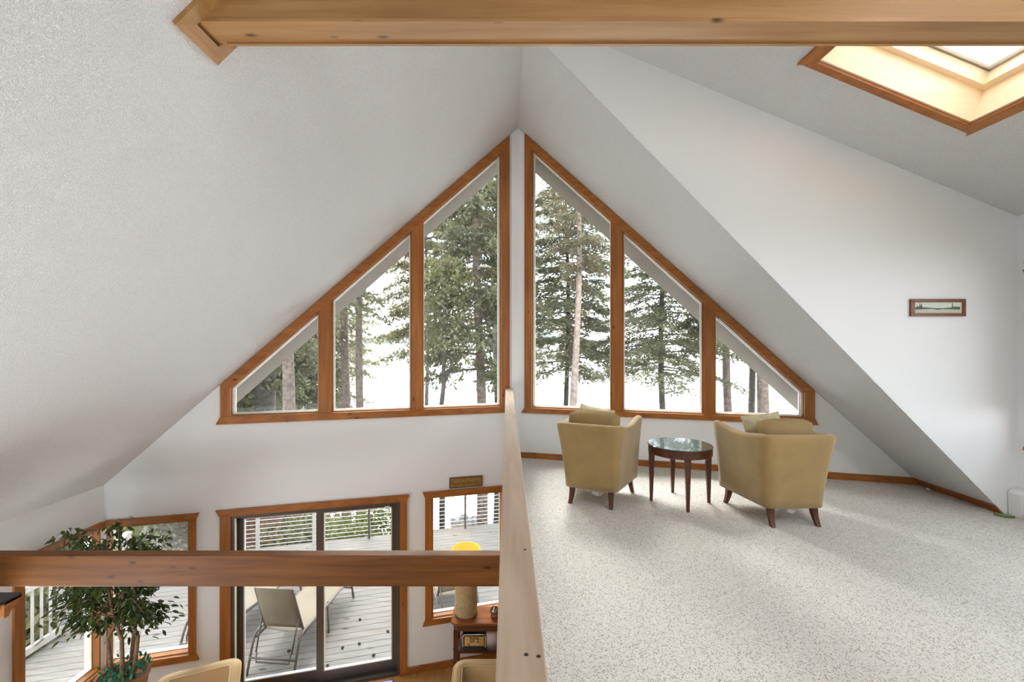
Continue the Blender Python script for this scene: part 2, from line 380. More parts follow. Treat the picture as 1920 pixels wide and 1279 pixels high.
wall('wall_side_void', FW, [(0, LOW-.1), (LY-BACK, LOW-.1), (LY-BACK, .06), (0, .06)], [sideH], mat='left_white', label='white side wall under the eave')
wall('wall_back', Frame((LX, BACK), (4.6, BACK), (0, -1)), [(0, LOW-.1), (8.93, LOW-.1), (8.93, 2.8), (4.55, 4.55), (0, .05)], label='plain white rear wall')
wall('wall_side_loft_lower', Frame((QX, QY), (QX, BACK), (1, 0)), [(0, LOW-.1), (QY-BACK, LOW-.1), (QY-BACK, -.01), (0, -.01)], label='white lower wall beneath the loft')
# white boxed post where the two prow walls meet
MB().prism([FL.p(.10, .0, -.012), FL.p(.0, .0, -.016), FR.p(.085, .0, -.012), FR.p(.085, 0, .02), FL.p(.10, 0, .02)],
           [FL.p(.10, RZ-.1, -.012), FL.p(.0, RZ-.02, -.016), FR.p(.085, RZ-.1, -.012), FR.p(.085, RZ-.1, .02), FL.p(.10, RZ-.1, .02)]).build('trim_1', 'wall_paint', kind='structure', label='narrow white post at the point of the prow')

# --- ceilings
def zl(x): return RZ + (RZ/(RX-LX))*(x-RX)
def zr(x): return RZ - (RZ/(QX-RX))*(x-RX)
def zd(x): return 4.562 - .414*x
def roof(name, xy, zf, th, mat, **k):
    return MB().prism([(x, y, zf(x)) for x, y in xy], [(x, y, zf(x)+th) for x, y in xy]).build(name, mat, kind='structure', **k)
roof('ceiling_void', [(RX, RY+.15), (RX, CHEEK), (.225, CHEEK), (.225, BACK), (LX-.25, BACK), (LX-.25, LY+.08)], zl, .3, 'popcorn', label='steep white textured ceiling over the void')
roof('ceiling_loft', [(RX, RY+.15), (RX, CHEEK+.001), (4.62, CHEEK+.001), (4.62, QY+.10)], zr, .3, 'popcorn', label='steep white textured ceiling falling to the loft floor')
# dormer ceiling with its skylight opening
SX0, SX1, SY0, SY1 = 2.285, 3.405, 2.25, 3.345
FC = None
class Plane:                                   # (x, y) on the dormer ceiling, n = up along its normal
    nrm = Vector((.414, 0, 1)).normalized()
    def p(s, a, z, n=0.0): return Vector((a, z, zd(a))) + s.nrm*n
FC = Plane()
wall('ceiling_dormer', FC, [(.225, BACK), (4.78, BACK), (4.78, CHEEK+.02), (.225, CHEEK+.02)], [rect(SX0, SX1, SY0, SY1)], th=.36, mat='popcorn', label='shallow white textured ceiling of the dormer')
wall('wall_dormer_cheek', Frame((0, CHEEK), (1, CHEEK), (0, 1)), [(.20, zr(.20)+.006), (QX, .006), (4.78, 0), (4.78, zd(4.78)+.1), (.20, zd(.20)+.05)], th=.10, label='white triangular cheek wall of the dormer')
dormH = rect(CHEEK-3.90, 2.6, .68, 2.10)
wall('wall_dormer_side', FD, [(0, -.05), (CHEEK-BACK, -.05), (CHEEK-BACK, 2.75), (0, 2.75)], [dormH], label='white side wall of the dormer')
# roof overhang outside
for nm, fr, sl, mul in (('roof_overhang_void', FL, SL, 1), ('roof_overhang_loft', FR, SR, 1)):
    a1 = fr.len+.5; dz = -.10; zf = zl if fr is FL else zr
    apex = 0.181/abs(fr.n.y)
    q = [fr.p(0, 0, .181), fr.p(a1, 0, .181), fr.p(a1, 0, .68), fr.p(0, 0, .68)]
    for k in (0, 3): q[k] = q[k] - fr.d*((q[k].x-RX)/fr.d.x)      # both halves meet under the ridge
    lo = [Vector((p.x, p.y, zf(p.x)+dz)) for p in q]; hi = [Vector((p.x, p.y, zf(p.x)+dz+.4)) for p in q]
    MB().prism(lo, hi).build(nm, 'soffit', kind='structure', label='taupe soffit of the roof overhang')
# half wall and rail along the loft edge
MB().box((-.012, BACK, 0), (.066, RY-.06, .862)).build('wall_loft_parapet', 'wall_paint', kind='structure', label='low white wall under the handrail')

# --- baseboards
def basebd(name, fr, a0, a1, z, mat, h=.075, lab=None):
    b = MB(); b.prism(*slab2(fr, [(a0, z), (a1, z), (a1, z+h), (a0, z+h)], -.015, 0)); return b.build(name, mat, kind='structure', label=lab)
basebd('baseboard_loft_front', FR, .0, FR.len-.01, 0, 'trim_wood_x', lab='stained wood baseboard under the loft windows')
MB().prism([(QX, QY, 0), (QX-.02, QY, 0), (QX-.085, QY-.02, .075), (QX-.07, QY, .075)], [(QX, CHEEK, 0), (QX-.02, CHEEK, 0), (QX-.085, CHEEK, .075), (QX-.07, CHEEK, .075)]).build('baseboard_loft_side', 'trim_wood_y', kind='structure', label='stained wood baseboard at the foot of the sloping ceiling')
basebd('baseboard_lower_front', FL, 0, 1.452, LOW, 'trim_wood_x', .085, 'stained wood baseboard of the lower room')
basebd('baseboard_lower_corner', FL, 3.524, FL.len, LOW, 'trim_wood_x', .085, 'stained wood baseboard under the corner window')

# --- windows
def trapezoid_window(name, fr, sl, hole, mull, cas0, cas1, zsill, ear0, ear1, lab, top_gap):
    g = empty(name, tuple(fr.p((hole[0][0]+hole[1][0])/2, hole[0][1])), kind='structure', label=lab)
    a0, a1, z0 = hole[0][0], hole[1][0], hole[0][1]
    top = lambda a: RZ-sl*a-top_gap
    rf = lambda a: RZ-sl*a-.004
    n0, n1 = -.022, 0
    board(fr, [(cas0, rf(cas0)), (cas1, rf(cas1)), (cas1, rf(cas1)-.02), (a1, top(a1)), (a0, top(a0)), (cas0, rf(cas0)-.02)], n0, n1, 'head_casing', 'trim_wood_x', g)
    board(fr, [(cas0, z0), (a0, z0), (a0, top(a0)), (cas0, rf(cas0)-.02)], n0-.002, n1, 'side_casing', 'trim_wood_z', g)
    board(fr, [(a1, z0), (cas1, z0), (cas1, rf(cas1)-.02), (a1, top(a1))], n0-.002, n1, 'side_casing', 'trim_wood_z', g)
    board(fr, [(ear0, zsill), (ear1, zsill), (cas1, z0), (cas0, z0)], -.032, n1, 'sill_casing', 'trim_wood_x', g)
    xs = [a0]
    for m0, m1 in mull:
        board(fr, [(m0, z0), (m1, z0), (m1, top(m1)), (m0, top(m0))], n0, .16, 'mullion', 'trim_wood_z', g); xs += [m0, m1]
    xs.append(a1)
    for i in range(0, len(xs), 2):
        b0, b1 = xs[i], xs[i+1]
        poly = [(b0, z0), (b1, z0), (b1, top(b1)), (b0, top(b0))]
        ring(fr, poly, .014, .012, .09, 'jamb', 'trim_wood_z', g)
        ring(fr, inset(poly, .004), .015, .045, .115, 'glazing_bead', 'cream_bead', g)
        ring(fr, inset(poly, .016), .012, .082, .118, 'sash', 'vinyl_white', g)
        pane(fr, inset(poly, .02), g, .10)
    return g
trapezoid_window('window_1', FL, SL, trapL, [(1.261, 1.393), (2.336, 2.475)], .125, 3.519, .605, .10, 3.562, 'stepped gable window of three panes above the void', .135)
trapezoid_window('window_2', FR, SR, trapR, [(1.214, 1.345), (2.289, 2.413)], .088, 3.457, .60, .044, 3.49, 'stepped gable window of three panes above the armchairs', .125)
def rect_window(name, fr, h, cas, lab, ears=(1, 1), sides=(1, 1), axis='x', head=.078, sill=.075, ear=.03):
    (a0, z0), _, (a1, z1), _ = h
    g = empty(name, tuple(fr.p((a0+a1)/2, z0)), kind='structure', label=lab)
    c0 = a0-cas*sides[0]; c1 = a1+cas*sides[1]
    board(fr, [(c0, z1), (c1, z1), (c1+ear*ears[1], z1+head), (c0-ear*ears[0], z1+head)], -.03, 0, 'head_casing', 'trim_wood_'+axis, g)
    board(fr, [(c0-ear*ears[0], z0-sill), (c1+ear*ears[1], z0-sill), (c1, z0), (c0, z0)], -.03, 0, 'sill_casing', 'trim_wood_'+axis, g)
    if sides[0]: board(fr, rect(c0, a0, z0, z1), -.022, 0, 'side_casing', 'trim_wood_z', g)
    if sides[1]: board(fr, rect(a1, c1, z0, z1), -.022, 0, 'side_casing', 'trim_wood_z', g)
    poly = rect(a0, a1, z0, z1)
    ring(fr, poly, .015, .005, .09, 'jamb', 'trim_wood_z', g)
    ring(fr, poly, .024, .08, .12, 'sash', 'cream_bead', g)
    pane(fr, inset(poly, .02), g)
    return g
rect_window('window_3', FL, winRH, .087, 'window with stained casing above the console table', ears=(0, 1), sides=(0, 1))
rect_window('window_4', FL, winLH, .07, 'corner window behind the ficus facing the lake', ears=(1, 0), sides=(1, 0))
rect_window('window_5', FW, sideH, .09, 'corner window behind the ficus in the side wall', ears=(0, 1), sides=(0, 1), axis='y')
rect_window('window_6', FD, dormH, .08, 'dormer window with stained sill by the baseboard heater', axis='y', sill=.09)
# sliding door
g = empty('door_1', tuple(FL.p(2.48, LOW)), kind='structure', label='bronze sliding glass door to the deck in stained casing')
board(FL, [(1.452, -.445), (3.524, -.445), (3.567, -.368), (1.425, -.368)], -.03, 0, 'head_casing', 'trim_wood_x', g)
board(FL, rect(1.452, 1.537, LOW, -.445), -.022, 0, 'side_casing', 'trim_wood_z', g)
board(FL, rect(3.416, 3.524, LOW, -.445), -.022, 0, 'side_casing', 'trim_wood_z', g)
board(FL, rect(3.372, 3.416, LOW+.03, -.475), .002, .05, 'pull_strip', 'cream_bead', g)
ring(FL, rect(1.537, 3.416, LOW+.002, -.445), .035, .0, .17, 'door_frame', 'bronze', g)
for a0, a1, n0 in ((1.572, 2.52, .085), (2.43, 3.381, .13)):
    p = rect(a0, a1, LOW+.037, -.48)
    b = MB(); q = [(a0+.06, LOW+.16), (a1-.085, LOW+.16), (a1-.085, -.535), (a0+.06, -.535)] if a0 < 2 else [(a0+.085, LOW+.16), (a1-.06, LOW+.16), (a1-.06, -.535), (a0+.085, -.535)]
    for i in range(4):
        j = (i+1) % 4; b.prism(*slab2(FL, [p[i], p[j], q[j], q[i]], n0, n0+.035))
    d = b.build('sliding_panel', 'bronze', g, world=True)
    a, bb = slab2(FL, q, n0+.014, n0+.02)
    MB().prism(a, bb).build('pane', 'pane_glass', d)
    k = ring(FL, q, .012, n0-.003, n0+.038, 'glazing_bead', 'vinyl_white' if a0 > 2 else 'cream_bead', None); k.parent = d
board(FL, rect(1.66, 1.72, -.56, -.515), .06, .085, 'latch', 'vinyl_white', g)
# skylight
g = empty('window_7', (2.85, 2.8, zd(2.85)), kind='structure', label='skylight in a bright pine lined shaft')
cw = .07
board(FC, [(SX0-cw, SY1), (SX1+cw, SY1), (SX1+cw, SY1+cw), (SX0-cw, SY1+cw)], -.022, -.001, 'side_casing', 'trim_wood_x', g)
board(FC, [(SX0-cw, SY0-cw), (SX1+cw, SY0-cw), (SX1+cw, SY0), (SX0-cw, SY0)], -.022, -.001, 'side_casing', 'trim_wood_x', g)
board(FC, [(SX1, SY0-cw), (SX1+cw, SY0-cw), (SX1+cw+.005, SY1+cw+.03), (SX1, SY1)], -.026, -.001, 'end_casing', 'trim_wood_y', g)
board(FC, [(SX0-cw, SY0-cw), (SX0, SY0-cw), (SX0, SY1), (SX0-cw-.02, SY1+cw+.02)], -.026, -.001, 'end_casing', 'trim_wood_y', g)
pl = .014
for lo, hi, nm in ((.0, .245, 'shaft_board'), (.249, .36, 'shaft_board')):
    i = .0 if lo == 0 else .004
    board(FC, rect(SX0, SX1, SY1-pl-i, SY1), lo, hi, nm, 'pale_pine', g)
    board(FC, rect(SX0, SX1, SY0, SY0+pl+i), lo, hi, nm, 'pale_pine', g)
    board(FC, rect(SX1-pl-i, SX1, SY0+pl, SY1-pl), lo, hi, nm, 'pale_pine', g)
    board(FC, rect(SX0, SX0+pl+i, SY0+pl, SY1-pl), lo, hi, nm, 'pale_pine', g)
ring(FC, rect(SX0+.01, SX1-.01, SY0+.01, SY1-.01), .05, .245, .345, 'stop_frame', 'pale_pine', g)
ring(FC, rect(SX0-.06, SX1+.06, SY0-.06, SY1+.06), .15, .362, .43, 'skylight_frame', 'vinyl_white', g)
ring(FC, rect(SX0+.075, SX1-.075, SY0+.075, SY1-.075), .022, .35, .40, 'gasket', 'vinyl_white', g)
a, b_ = slab2(FC, rect(SX0+.05, SX1-.05, SY0+.05, SY1-.05), .40, .406)
MB().prism(a, b_).build('pane', 'pane_glass', g, world=True)

# ---------------------------------------------------------------- beams and rail
# collar beam across the top of the picture with its casing on the slope
g = empty('collar_beam', (-1.3, 2.03, 2.92), label='thick pine collar beam crossing high overhead', cat='beam')
BZ = 2.925; BY0, BY1 = 1.955, 2.105; xl0 = RX - (RZ-BZ)/(RZ/(RX-LX)); HB = .33
xh0 = RX - (RZ-BZ-HB)/(RZ/(RX-LX))
xr1 = 3.9; xr2 = (4.562-BZ-HB)/.414
MB().prism([(xl0-.02, BY0, BZ), (xr1, BY0, BZ), (xr1, BY0, min(BZ+HB, zd(xr1))), (xr2-.02, BY0, BZ+HB), (xh0-.02, BY0, BZ+HB)],
           [(xl0-.02, BY1, BZ), (xr1, BY1, BZ), (xr1, BY1, min(BZ+HB, zd(xr1))), (xr2-.02, BY1, BZ+HB), (xh0-.02, BY1, BZ+HB)]).build('timber', 'beam_wood_x', g, world=True)
MB().box((xl0+.06, BY0-.004, BZ-.004), (3.9, BY0+.012, BZ+.01)).build('edge_strip', 'beam_wood_x', g, world=True)
MB().box((xl0+.06, BY1-.012, BZ-.008), (3.9, BY1+.004, BZ+.006)).build('edge_strip', 'beam_wood_x', g, world=True)
tl = Vector((1, 0, RZ/(RX-LX))).normalized(); nl = Vector((tl.z, 0, -tl.x))     # up the slope / into the room
class SlopeL:
    def p(s, a, y, n=0.0): v = Vector((xl0, 0, BZ)) + tl*a - nl*n; return Vector((v.x, y, v.z))
FS = SlopeL(); t_ = .065
board(FS, [(-t_, BY0-t_), (0, BY0), (0, BY1), (-t_, BY1+t_)], -.022, 0, 'collar_casing', 'beam_wood_y', g)
board(FS, [(-t_, BY0-t_), (.5, BY0-t_), (.5, BY0), (0, BY0)], -.022, 0, 'collar_casing', 'beam_wood_z', g)
board(FS, [(-t_, BY1+t_), (0, BY1), (.5, BY1), (.5, BY1+t_)], -.022, 0, 'collar_casing', 'beam_wood_z', g)
# tie beam across the void at loft floor level
g = empty('tie_beam', (-2.2, 3.33, -.23), label='knotty pine tie beam spanning the void below the rail', cat='beam')
MB().box((LX, 3.29, -.228), (-.031, 3.376, -.002)).build('timber', 'tie_wood', g, world=True, bevel=.006)
# handrail
g = empty('handrail', (.027, 1.0, .86), label='square weathered pine handrail running out from the viewer', cat='handrail')
MB().box((-.0212, BACK+.3, .864), (.0752, RY-.075, .926)).build('rail_cap', 'rail_wood_y', g, world=True, bevel=.004)
for (x, y) in ((.053, 1.36), (.038, .905), (.062, .90)):
    MB().lathe([(.0001, 0), (.005, .0004), (.0045, .0012), (.0001, .0014)], (x, y, .9255), 10).build('peg', 'dark_ink', g, world=True)

# ---------------------------------------------------------------- loft armchairs
def rounded(pts, r, n=7):
    out = []
    for i, p in enumerate(pts):
        p = Vector(p)
        if i in (0, len(pts)-1): out.append(p); continue
        a = (Vector(pts[i-1])-p); b = (Vector(pts[i+1])-p); rr = min(r, a.length*.49, b.length*.49)
        a = p+a.normalized()*rr; b = p+b.normalized()*rr
        for k in range(n+1):
            t = k/n; out.append(a*(1-t)**2 + p*2*t*(1-t) + b*t*t)
    return out
def resample(pts, n):
    L = [0]
    for a, b in zip(pts, pts[1:]): L.append(L[-1]+(b-a).length)
    out = []; j = 0
    for i in range(n):
        t = L[-1]*i/(n-1)
        while j < len(L)-2 and L[j+1] < t: j += 1
        s = (t-L[j])/max(1e-9, L[j+1]-L[j]); out.append(pts[j].lerp(pts[j+1], s))
    return out
def tub_shell(base, top, z0, hf, th, rbase=.10, rtop=.10, n=46, zin=.22):
    B = resample(rounded(base, rbase), n); T = resample(rounded(top, rtop), n)
    sec = []
    def nrm(P, i):
        d = (P[min(i+1, n-1)]-P[max(i-1, 0)]).normalized(); return Vector((-d.y, d.x))     # inwards for a path going left-front > back > right-front
    m = MB(); rows = None
    for i in range(n):
        t = i/(n-1); h = hf(t); col = []
        ni = nrm(B, i); nt_ = nrm(T, i)
        for k in range(9):                       # outer face
            s = k/8; z = z0+(h-.025-z0)*s; f = s**1.35; q = B[i].lerp(T[i], f); col.append((q.x, q.y, z))
        for k in range(1, 6):                    # rolled top
            a = math.pi*k/6; q = T[i]-nt_*0 + nt_*(th/2-(th/2)*math.cos(a)); col.append((q.x, q.y, h-.025+.03*math.sin(a)))
        for k in range(5):                       # inner face
            s = k/4; z = h-.025+(zin-h+.025)*s; f = max(0, (z-z0)/(h-z0))**1.35; q = B[i].lerp(T[i], f)+nt_*th; col.append((q.x, q.y, z))
        sec.append(col)
    k = len(sec[0]); v = [p for c in sec for p in c]
    f = [(i*k+j, i*k+j+1, (i+1)*k+j+1, (i+1)*k+j) for i in range(n-1) for j in range(k-1)]
    f += [tuple(range(k))[::-1], tuple((n-1)*k+j for j in range(k))]
    f += [tuple(i*k for i in range(n))]
    f += [tuple(i*k+k-1 for i in range(n))[::-1]]
    m.add(v, f); return m
def pillow_mb(wx, wy, th, n=14, sq=.5, corner=.0, bulge=0):
    m = MB(); v = []; f = []
    for side in (1, -1):
        b = len(v)
        for i in range(n+1):
            for j in range(n+1):
                x = -1+2*i/n; y = -1+2*j/n
                k = ((1-x**4)*(1-y**4))
                pinch = 1-corner*(x*x*(1-y*y*0)+y*y)*.5*(1 if abs(x*y) < .5 else .6)
                v.append((x*wx/2*(1-corner*(1-y*y)*x*x), y*wy/2*(1-corner*(1-x*x)*y*y)*(1-bulge*x**4), side*th/2*max(0, k)**sq))
        for i in range(n):
            for j in range(n):
                q = (b+i*(n+1)+j, b+(i+1)*(n+1)+j, b+(i+1)*(n+1)+j+1, b+i*(n+1)+j+1); f.append(q if side > 0 else q[::-1])
    return m.add(v, f)
def saber_leg(x, y, dx, dy, h=.165, wd=.036):
    m = MB(); pts = []; rows = []
    for k in range(6):
        t = k/5; o = (1-t)**1.8; rows.append((x+dx*o, y+dy*o, h*t, wd*(.62+.38*t)))
    for (ax, ay, az, s), (bx, by, bz, s2) in zip(rows, rows[1:]):
        m.prism([(ax-s/2, ay-s/2, az), (ax+s/2, ay-s/2, az), (ax+s/2, ay+s/2, az), (ax-s/2, ay+s/2, az)],
                [(bx-s2/2, by-s2/2, bz), (bx+s2/2, by-s2/2, bz), (bx+s2/2, by+s2/2, bz), (bx-s2/2, by+s2/2, bz)])
    return m
def tub_chair(loc, rz, lab):
    g = empty('tub_armchair', loc, rz, label=lab, cat='armchair', group='armchairs by the gable window')
    base = [(-.335, .62), (-.245, .0), (.245, .0), (.335, .62)]
    top = [(-.375, .66), (-.315, -.085), (.315, -.085), (.375, .66)]
    hf = lambda t: .775 - .035*math.sin(math.pi*min(1, max(0, (t-.02)/.3)))*(t < .33) - .035*math.sin(math.pi*min(1, max(0, (.98-t)/.3)))*(t > .67)
    tub_shell(base, top, .155, hf, .075, .06, .08).build('shell', 'chair_fabric', g, smooth=True)
    MB().prism([(-.30, .60, .16), (-.20, .05, .16), (.20, .05, .16), (.30, .60, .16)], [(-.30, .60, .34), (-.24, .02, .34), (.24, .02, .34), (.30, .60, .34)]).build('seat_deck', 'chair_fabric', g)
    c = pillow_mb(.56, .60, .16, sq=.3).build('seat_cushion', 'cushion_fabric', g, smooth=True); c.location = (0, .34, .40)
    c = pillow_mb(.50, .46, .17, sq=.5, bulge=.18).build('back_cushion', 'cushion_fabric', g, smooth=True); c.location = (0, .125, .65); c.rotation_euler = (R(80), 0, 0)
    for x, y, dx, dy in ((-.185, .06, -.01, -.05), (.185, .06, .01, -.05), (-.27, .56, -.02, .03), (.27, .56, .02, .03)):
        saber_leg(x, y, dx, dy, wd=.052).build('leg', 'walnut_z', g, smooth=False)
    t = MB(); 
    for i in range(6): pass
    pts = [(-.06+.03*k, .12+.02*math.sin(k*1.9), .10+.035*math.sin(k*1.3)) for k in range(6)]
    MB().tube(pts, .008, 6).build('webbing_strap', 'tag_white', g, smooth=True)
    MB().box((-.005, .10, .085), (.055, .108, .115)).build('care_tag', 'tag_white', g)
    return g
tub_chair((.775, 4.26, 0), R(-25), 'olive tan tub armchair between the handrail and the round glass table')
tub_chair((2.405, 3.785, 0), R(2), 'olive tan tub armchair on the far side of the round glass table from the rail')
def pillow(loc, rot, w_, h_, lab, grp='throw pillows in the tub armchairs'):
    o = pillow_mb(w_, h_, .14, sq=.6, corner=.06).build('throw_pillow', 'pillow_fabric', None, smooth=True, label=lab, cat='pillow', group=grp)
    o.location = loc; o.rotation_euler = rot; return o
pillow((.86, 4.54, .70), Euler((R(72), R(8), R(-28)), 'XYZ'), .36, .40, 'beige pillow peeking over the armchair beside the handrail')
pillow((2.33, 4.10, .70), Euler((R(72), R(-6), R(4)), 'XYZ'), .37, .40, 'beige pillow leaning in the armchair under the sloping ceiling')

# ---------------------------------------------------------------- round glass table
g = empty('round_side_table', (1.665, 4.39, 0), label='round side table with reflective glass top between the two armchairs', cat='table')
MB().lathe([(.262, .47), (.282, .47), (.292, .478), (.292, .538), (.288, .545), (.262, .545)], n=48).build('apron', 'walnut_x', g, smooth=False)
MB().lathe([(.286, .546), (.297, .549), (.298, .554), (.293, .558), (.27, .558)], n=48).build('glass_top', 'table_glass', g, smooth=False)
for k in range(4):
    a = R(-96+90*k); x, y = .263*math.cos(a), .263*math.sin(a); ca, sa = math.cos(a), math.sin(a)
    def sq(x, y, z, s, o=0): return [(x+ca*(i*s/2+o)-sa*j*s/2, y+sa*(i*s/2+o)+ca*j*s/2, z) for i, j in ((-1,-1),(1,-1),(1,1),(-1,1))]
    MB().prism(sq(x, y, 0, .024, .006), sq(x, y, .545, .054, 0)).build('leg', 'walnut_z', g)

# ---------------------------------------------------------------- picture, heater, curtain
g = empty('framed_picture', (3.85, CHEEK-.012, 1.77), label='narrow panoramic lake picture in a red-brown frame on the cheek wall', cat='picture')
x0, x1, z0, z1 = 3.603, 4.098, 1.771, 1.925; fw = .028; yb, yf = CHEEK-.001, CHEEK-.020
for a, b, c, d in ((x0, x1, z1-fw, z1), (x0, x1, z0, z0+fw), (x0, x0+fw*1.3, z0+fw, z1-fw), (x1-fw, x1, z0+fw, z1-fw)):
    MB().box((a, yf, c), (b, yb, d)).build('frame_side', 'picture_frame', g, world=True, bevel=.003)
ix0, ix1, iz0, iz1 = x0+fw, x1-fw, z0+fw, z1-fw
MB().box((ix0, yb-.008, iz0), (ix1, yb-.001, iz1)).build('mat_board', 'print_mat', g, world=True)
def flat(name, poly, mat, y): MB().prism([(x, y, z) for x, z in poly], [(x, y+.001, z) for x, z in poly]).build(name, mat, g, world=True)
px0, px1, pz0, pz1 = ix0+.02, ix1-.02, iz0+.014, iz1-.002; hz = pz0+.030
flat('print_sky', rect(px0, px1, hz, pz1), 'print_sky', yb-.0095)
flat('print_water', rect(px0, px1, pz0, hz), 'print_water', yb-.0095)
W_ = px1-px0; sh = []
for i in range(25): t = i/24; sh.append((px0+W_*t, hz+.004+.004*math.sin(t*9)+.007*(abs(t-.5) > .36)))
flat('print_shore', sh + [(px1, hz-.012), (px0+W_*.62, hz-.006), (px0+W_*.5, hz-.014), (px0+W_*.4, hz-.005), (px0, hz-.012)], 'print_dark', yb-.0105)
for t, w_, h_ in ((.05, .010, .024), (.10, .007, .048), (.135, .012, .04), (.83, .006, .050)):
    c = px0+W_*t; flat('print_tree', [(c-w_, hz), (c+w_, hz), (c+.0015, hz+h_), (c-.0015, hz+h_)], 'print_dark', yb-.0107)

g = empty('baseboard_heater', (4.51, 3.2, 0), label='white electric baseboard heater on the carpet under the dormer window', cat='heater')
prof = [(4.569, .03), (4.50, .03), (4.495, .06), (4.495, .16), (4.515, .215), (4.569, .225)]
MB().prism([(x, 4.0, z) for x, z in prof], [(x, 2.0, z) for x, z in prof]).build('housing', 'heater_white', g, world=True, bevel=.006)
MB().prism([(4.569, 4.075, 0), (4.485, 4.075, 0), (4.48, 4.075, .20), (4.51, 4.075, .232), (4.569, 4.075, .235)], [(4.569, 3.97, 0), (4.485, 3.97, 0), (4.48, 3.97, .20), (4.51, 3.97, .232), (4.569, 3.97, .235)]).build('end_cap', 'heater_white', g, world=True, bevel=.006)
for z in (.165, .19): MB().box((4.488, 3.985, z), (4.494, 4.06, z+.008)).build('vent_slot', 'dark_ink', g, world=True)
g = empty('curtain', (4.53, 3.6, .95), label='white curtain at the edge of the dormer window', cat='curtain')
v = []; f = []
for i in range(25):
    y = 3.34+.60*i/24; x = 4.532+.016*math.sin(i*1.5)
    v += [(x, y, .93), (x, y, 2.22)]
for i in range(24): f.append((2*i, 2*i+2, 2*i+3, 2*i+1))
o = MB().add(v, f).build('fabric', 'curtain', g, smooth=True, world=True); md = o.modifiers.new('s', 'SOLIDIFY'); md.thickness = .006
MB().tube([(4.51, 2.2, 2.235), (4.51, 3.965, 2.235)], .010, 10).build('rod', 'bronze', g, world=True)
MB().box((4.50, 3.93, 2.225), (4.569, 3.945, 2.245)).build('bracket', 'bronze', g, world=True)
MB().tube([(4.43, 3.97, .012), (4.37, 4.0, .010), (4.33, 4.05, .012)], [.008, .016, .010], 8).build('toy_block', 'green_toy', None, smooth=True, label='small green scrap on the carpet beside the heater', cat='toy')
MB().lathe([(.001, 0), (.02, .004), (.022, .014), (.012, .022), (.001, .024)], (4.37, 4.72, 0), 12).build('door_stop', 'tag_white', None, smooth=True, label='small white knob on the carpet at the baseboard corner', cat='knob')

# ---------------------------------------------------------------- lower room furniture
def club_chair(loc, rz, lab):
    g = empty('club_chair', loc, rz, label=lab, cat='armchair', group='piped club chairs in the lower room')
    base = [(-.36, .70), (-.34, .0), (.34, .0), (.36, .70)]; top = [(-.37, .70), (-.365, -.06), (.365, -.06), (.37, .70)]
    H = .80
    hf = lambda t: H if .30 < t < .70 else (.60+(H-.60)*max(0, (t-.18)/.12)**.7 if t < .5 else .60+(H-.60)*max(0, (.82-t)/.12)**.7) if .18 < t < .82 else .60
    tub_shell(base, top, .13, hf, .095, .12, .15, n=60).build('shell', 'club_fabric', g, smooth=True)
    P = resample(rounded(top, .15), 60)
    pts = []; pts2 = []
    for i in range(60):
        t = i/59; d = (P[min(i+1, 59)]-P[max(i-1, 0)]).normalized(); nn = Vector((-d.y, d.x))
        q = P[i]+nn*.095; pts.append((q.x, q.y, hf(t)-.014)); q = P[i]; pts2.append((q.x, q.y, hf(t)-.014))
    MB().tube(pts, .0065, 6).build('piping', 'piping', g, smooth=True); MB().tube(pts2, .0065, 6).build('piping', 'piping', g, smooth=True)
    c = pillow_mb(.56, .62, .18, sq=.3).build('seat_cushion', 'club_fabric', g, smooth=True); c.location = (0, .38, .42)
    MB().prism([(-.31, .68, .14), (-.30, .06, .14), (.30, .06, .14), (.31, .68, .14)], [(-.31, .68, .36), (-.30, .06, .36), (.30, .06, .36), (.31, .68, .36)]).build('seat_base', 'club_fabric', g)
    for x, y in ((-.29, .08), (.29, .08), (-.30, .62), (.30, .62)): saber_leg(x, y, 0, 0, .14, .045).build('leg', 'walnut_z', g)
    return g
club_chair((-3.15, 4.68, LOW), R(180+24), 'tan piped club chair below the ficus beside the sliding door')
club_chair((-.19, 4.77, LOW), R(180), 'tan piped club chair in front of the console table')

TZ = -1.80
g = empty('console_table', (-.2, 5.57, LOW), label='dark cherry console table with clipped corners and lower shelf', cat='table')
def clip(x0, x1, y0, y1, c): return [(x0+c, y0), (x1-c, y0), (x1, y0+c), (x1, y1), (x0, y1), (x0, y0+c)]
def tier(z0, z1, grow, name, mat):
    p = clip(-.67-grow, .28+grow, 5.39-grow, 5.74, .05); MB().prism([(x, y, z0) for x, y in p], [(x, y, z1) for x, y in p]).build(name, mat, g, world=True, bevel=.004)
wood('cherry', (.34, .125, .04), (.20, .06, .018), 'x', rough=.18, knots=False)
tier(TZ-.03, TZ, 0, 'table_top', 'cherry'); tier(TZ-.05, TZ-.03, -.012, 'moulding', 'walnut_x'); tier(TZ-.11, TZ-.05, -.025, 'apron', 'walnut_x')
tier(-2.17, -2.14, -.02, 'shelf', 'walnut_x')
for x, y in ((-.615, 5.44), (.225, 5.44), (-.615, 5.69), (.225, 5.69)):
    MB().box((x-.025, y-.025, LOW), (x+.025, y+.025, TZ-.11)).build('leg', 'walnut_z', g, world=True)
g = empty('decorative_tin', (-.42, 5.45, -2.14), label='gold and black tin box with silver rim on the console shelf', cat='box')
MB().prism([(-.535, 5.40, -2.14), (-.25, 5.40, -2.14), (-.25, 5.53, -2.14), (-.535, 5.53, -2.14)], [(-.535, 5.43, -1.95), (-.25, 5.43, -1.95), (-.25, 5.53, -1.95), (-.535, 5.53, -1.95)]).build('case', 'black', g, world=True, bevel=.01)
def tn(x, z, o=0): return Vector((x, 5.40+.03*(z+2.14)/.19-.004-o, z))
def bar_t(a, b, w_, name, mat, o=0): MB().tube([tn(*a, o), tn(*b, o)], w_, 6).build(name, mat, g, world=True, smooth=True)
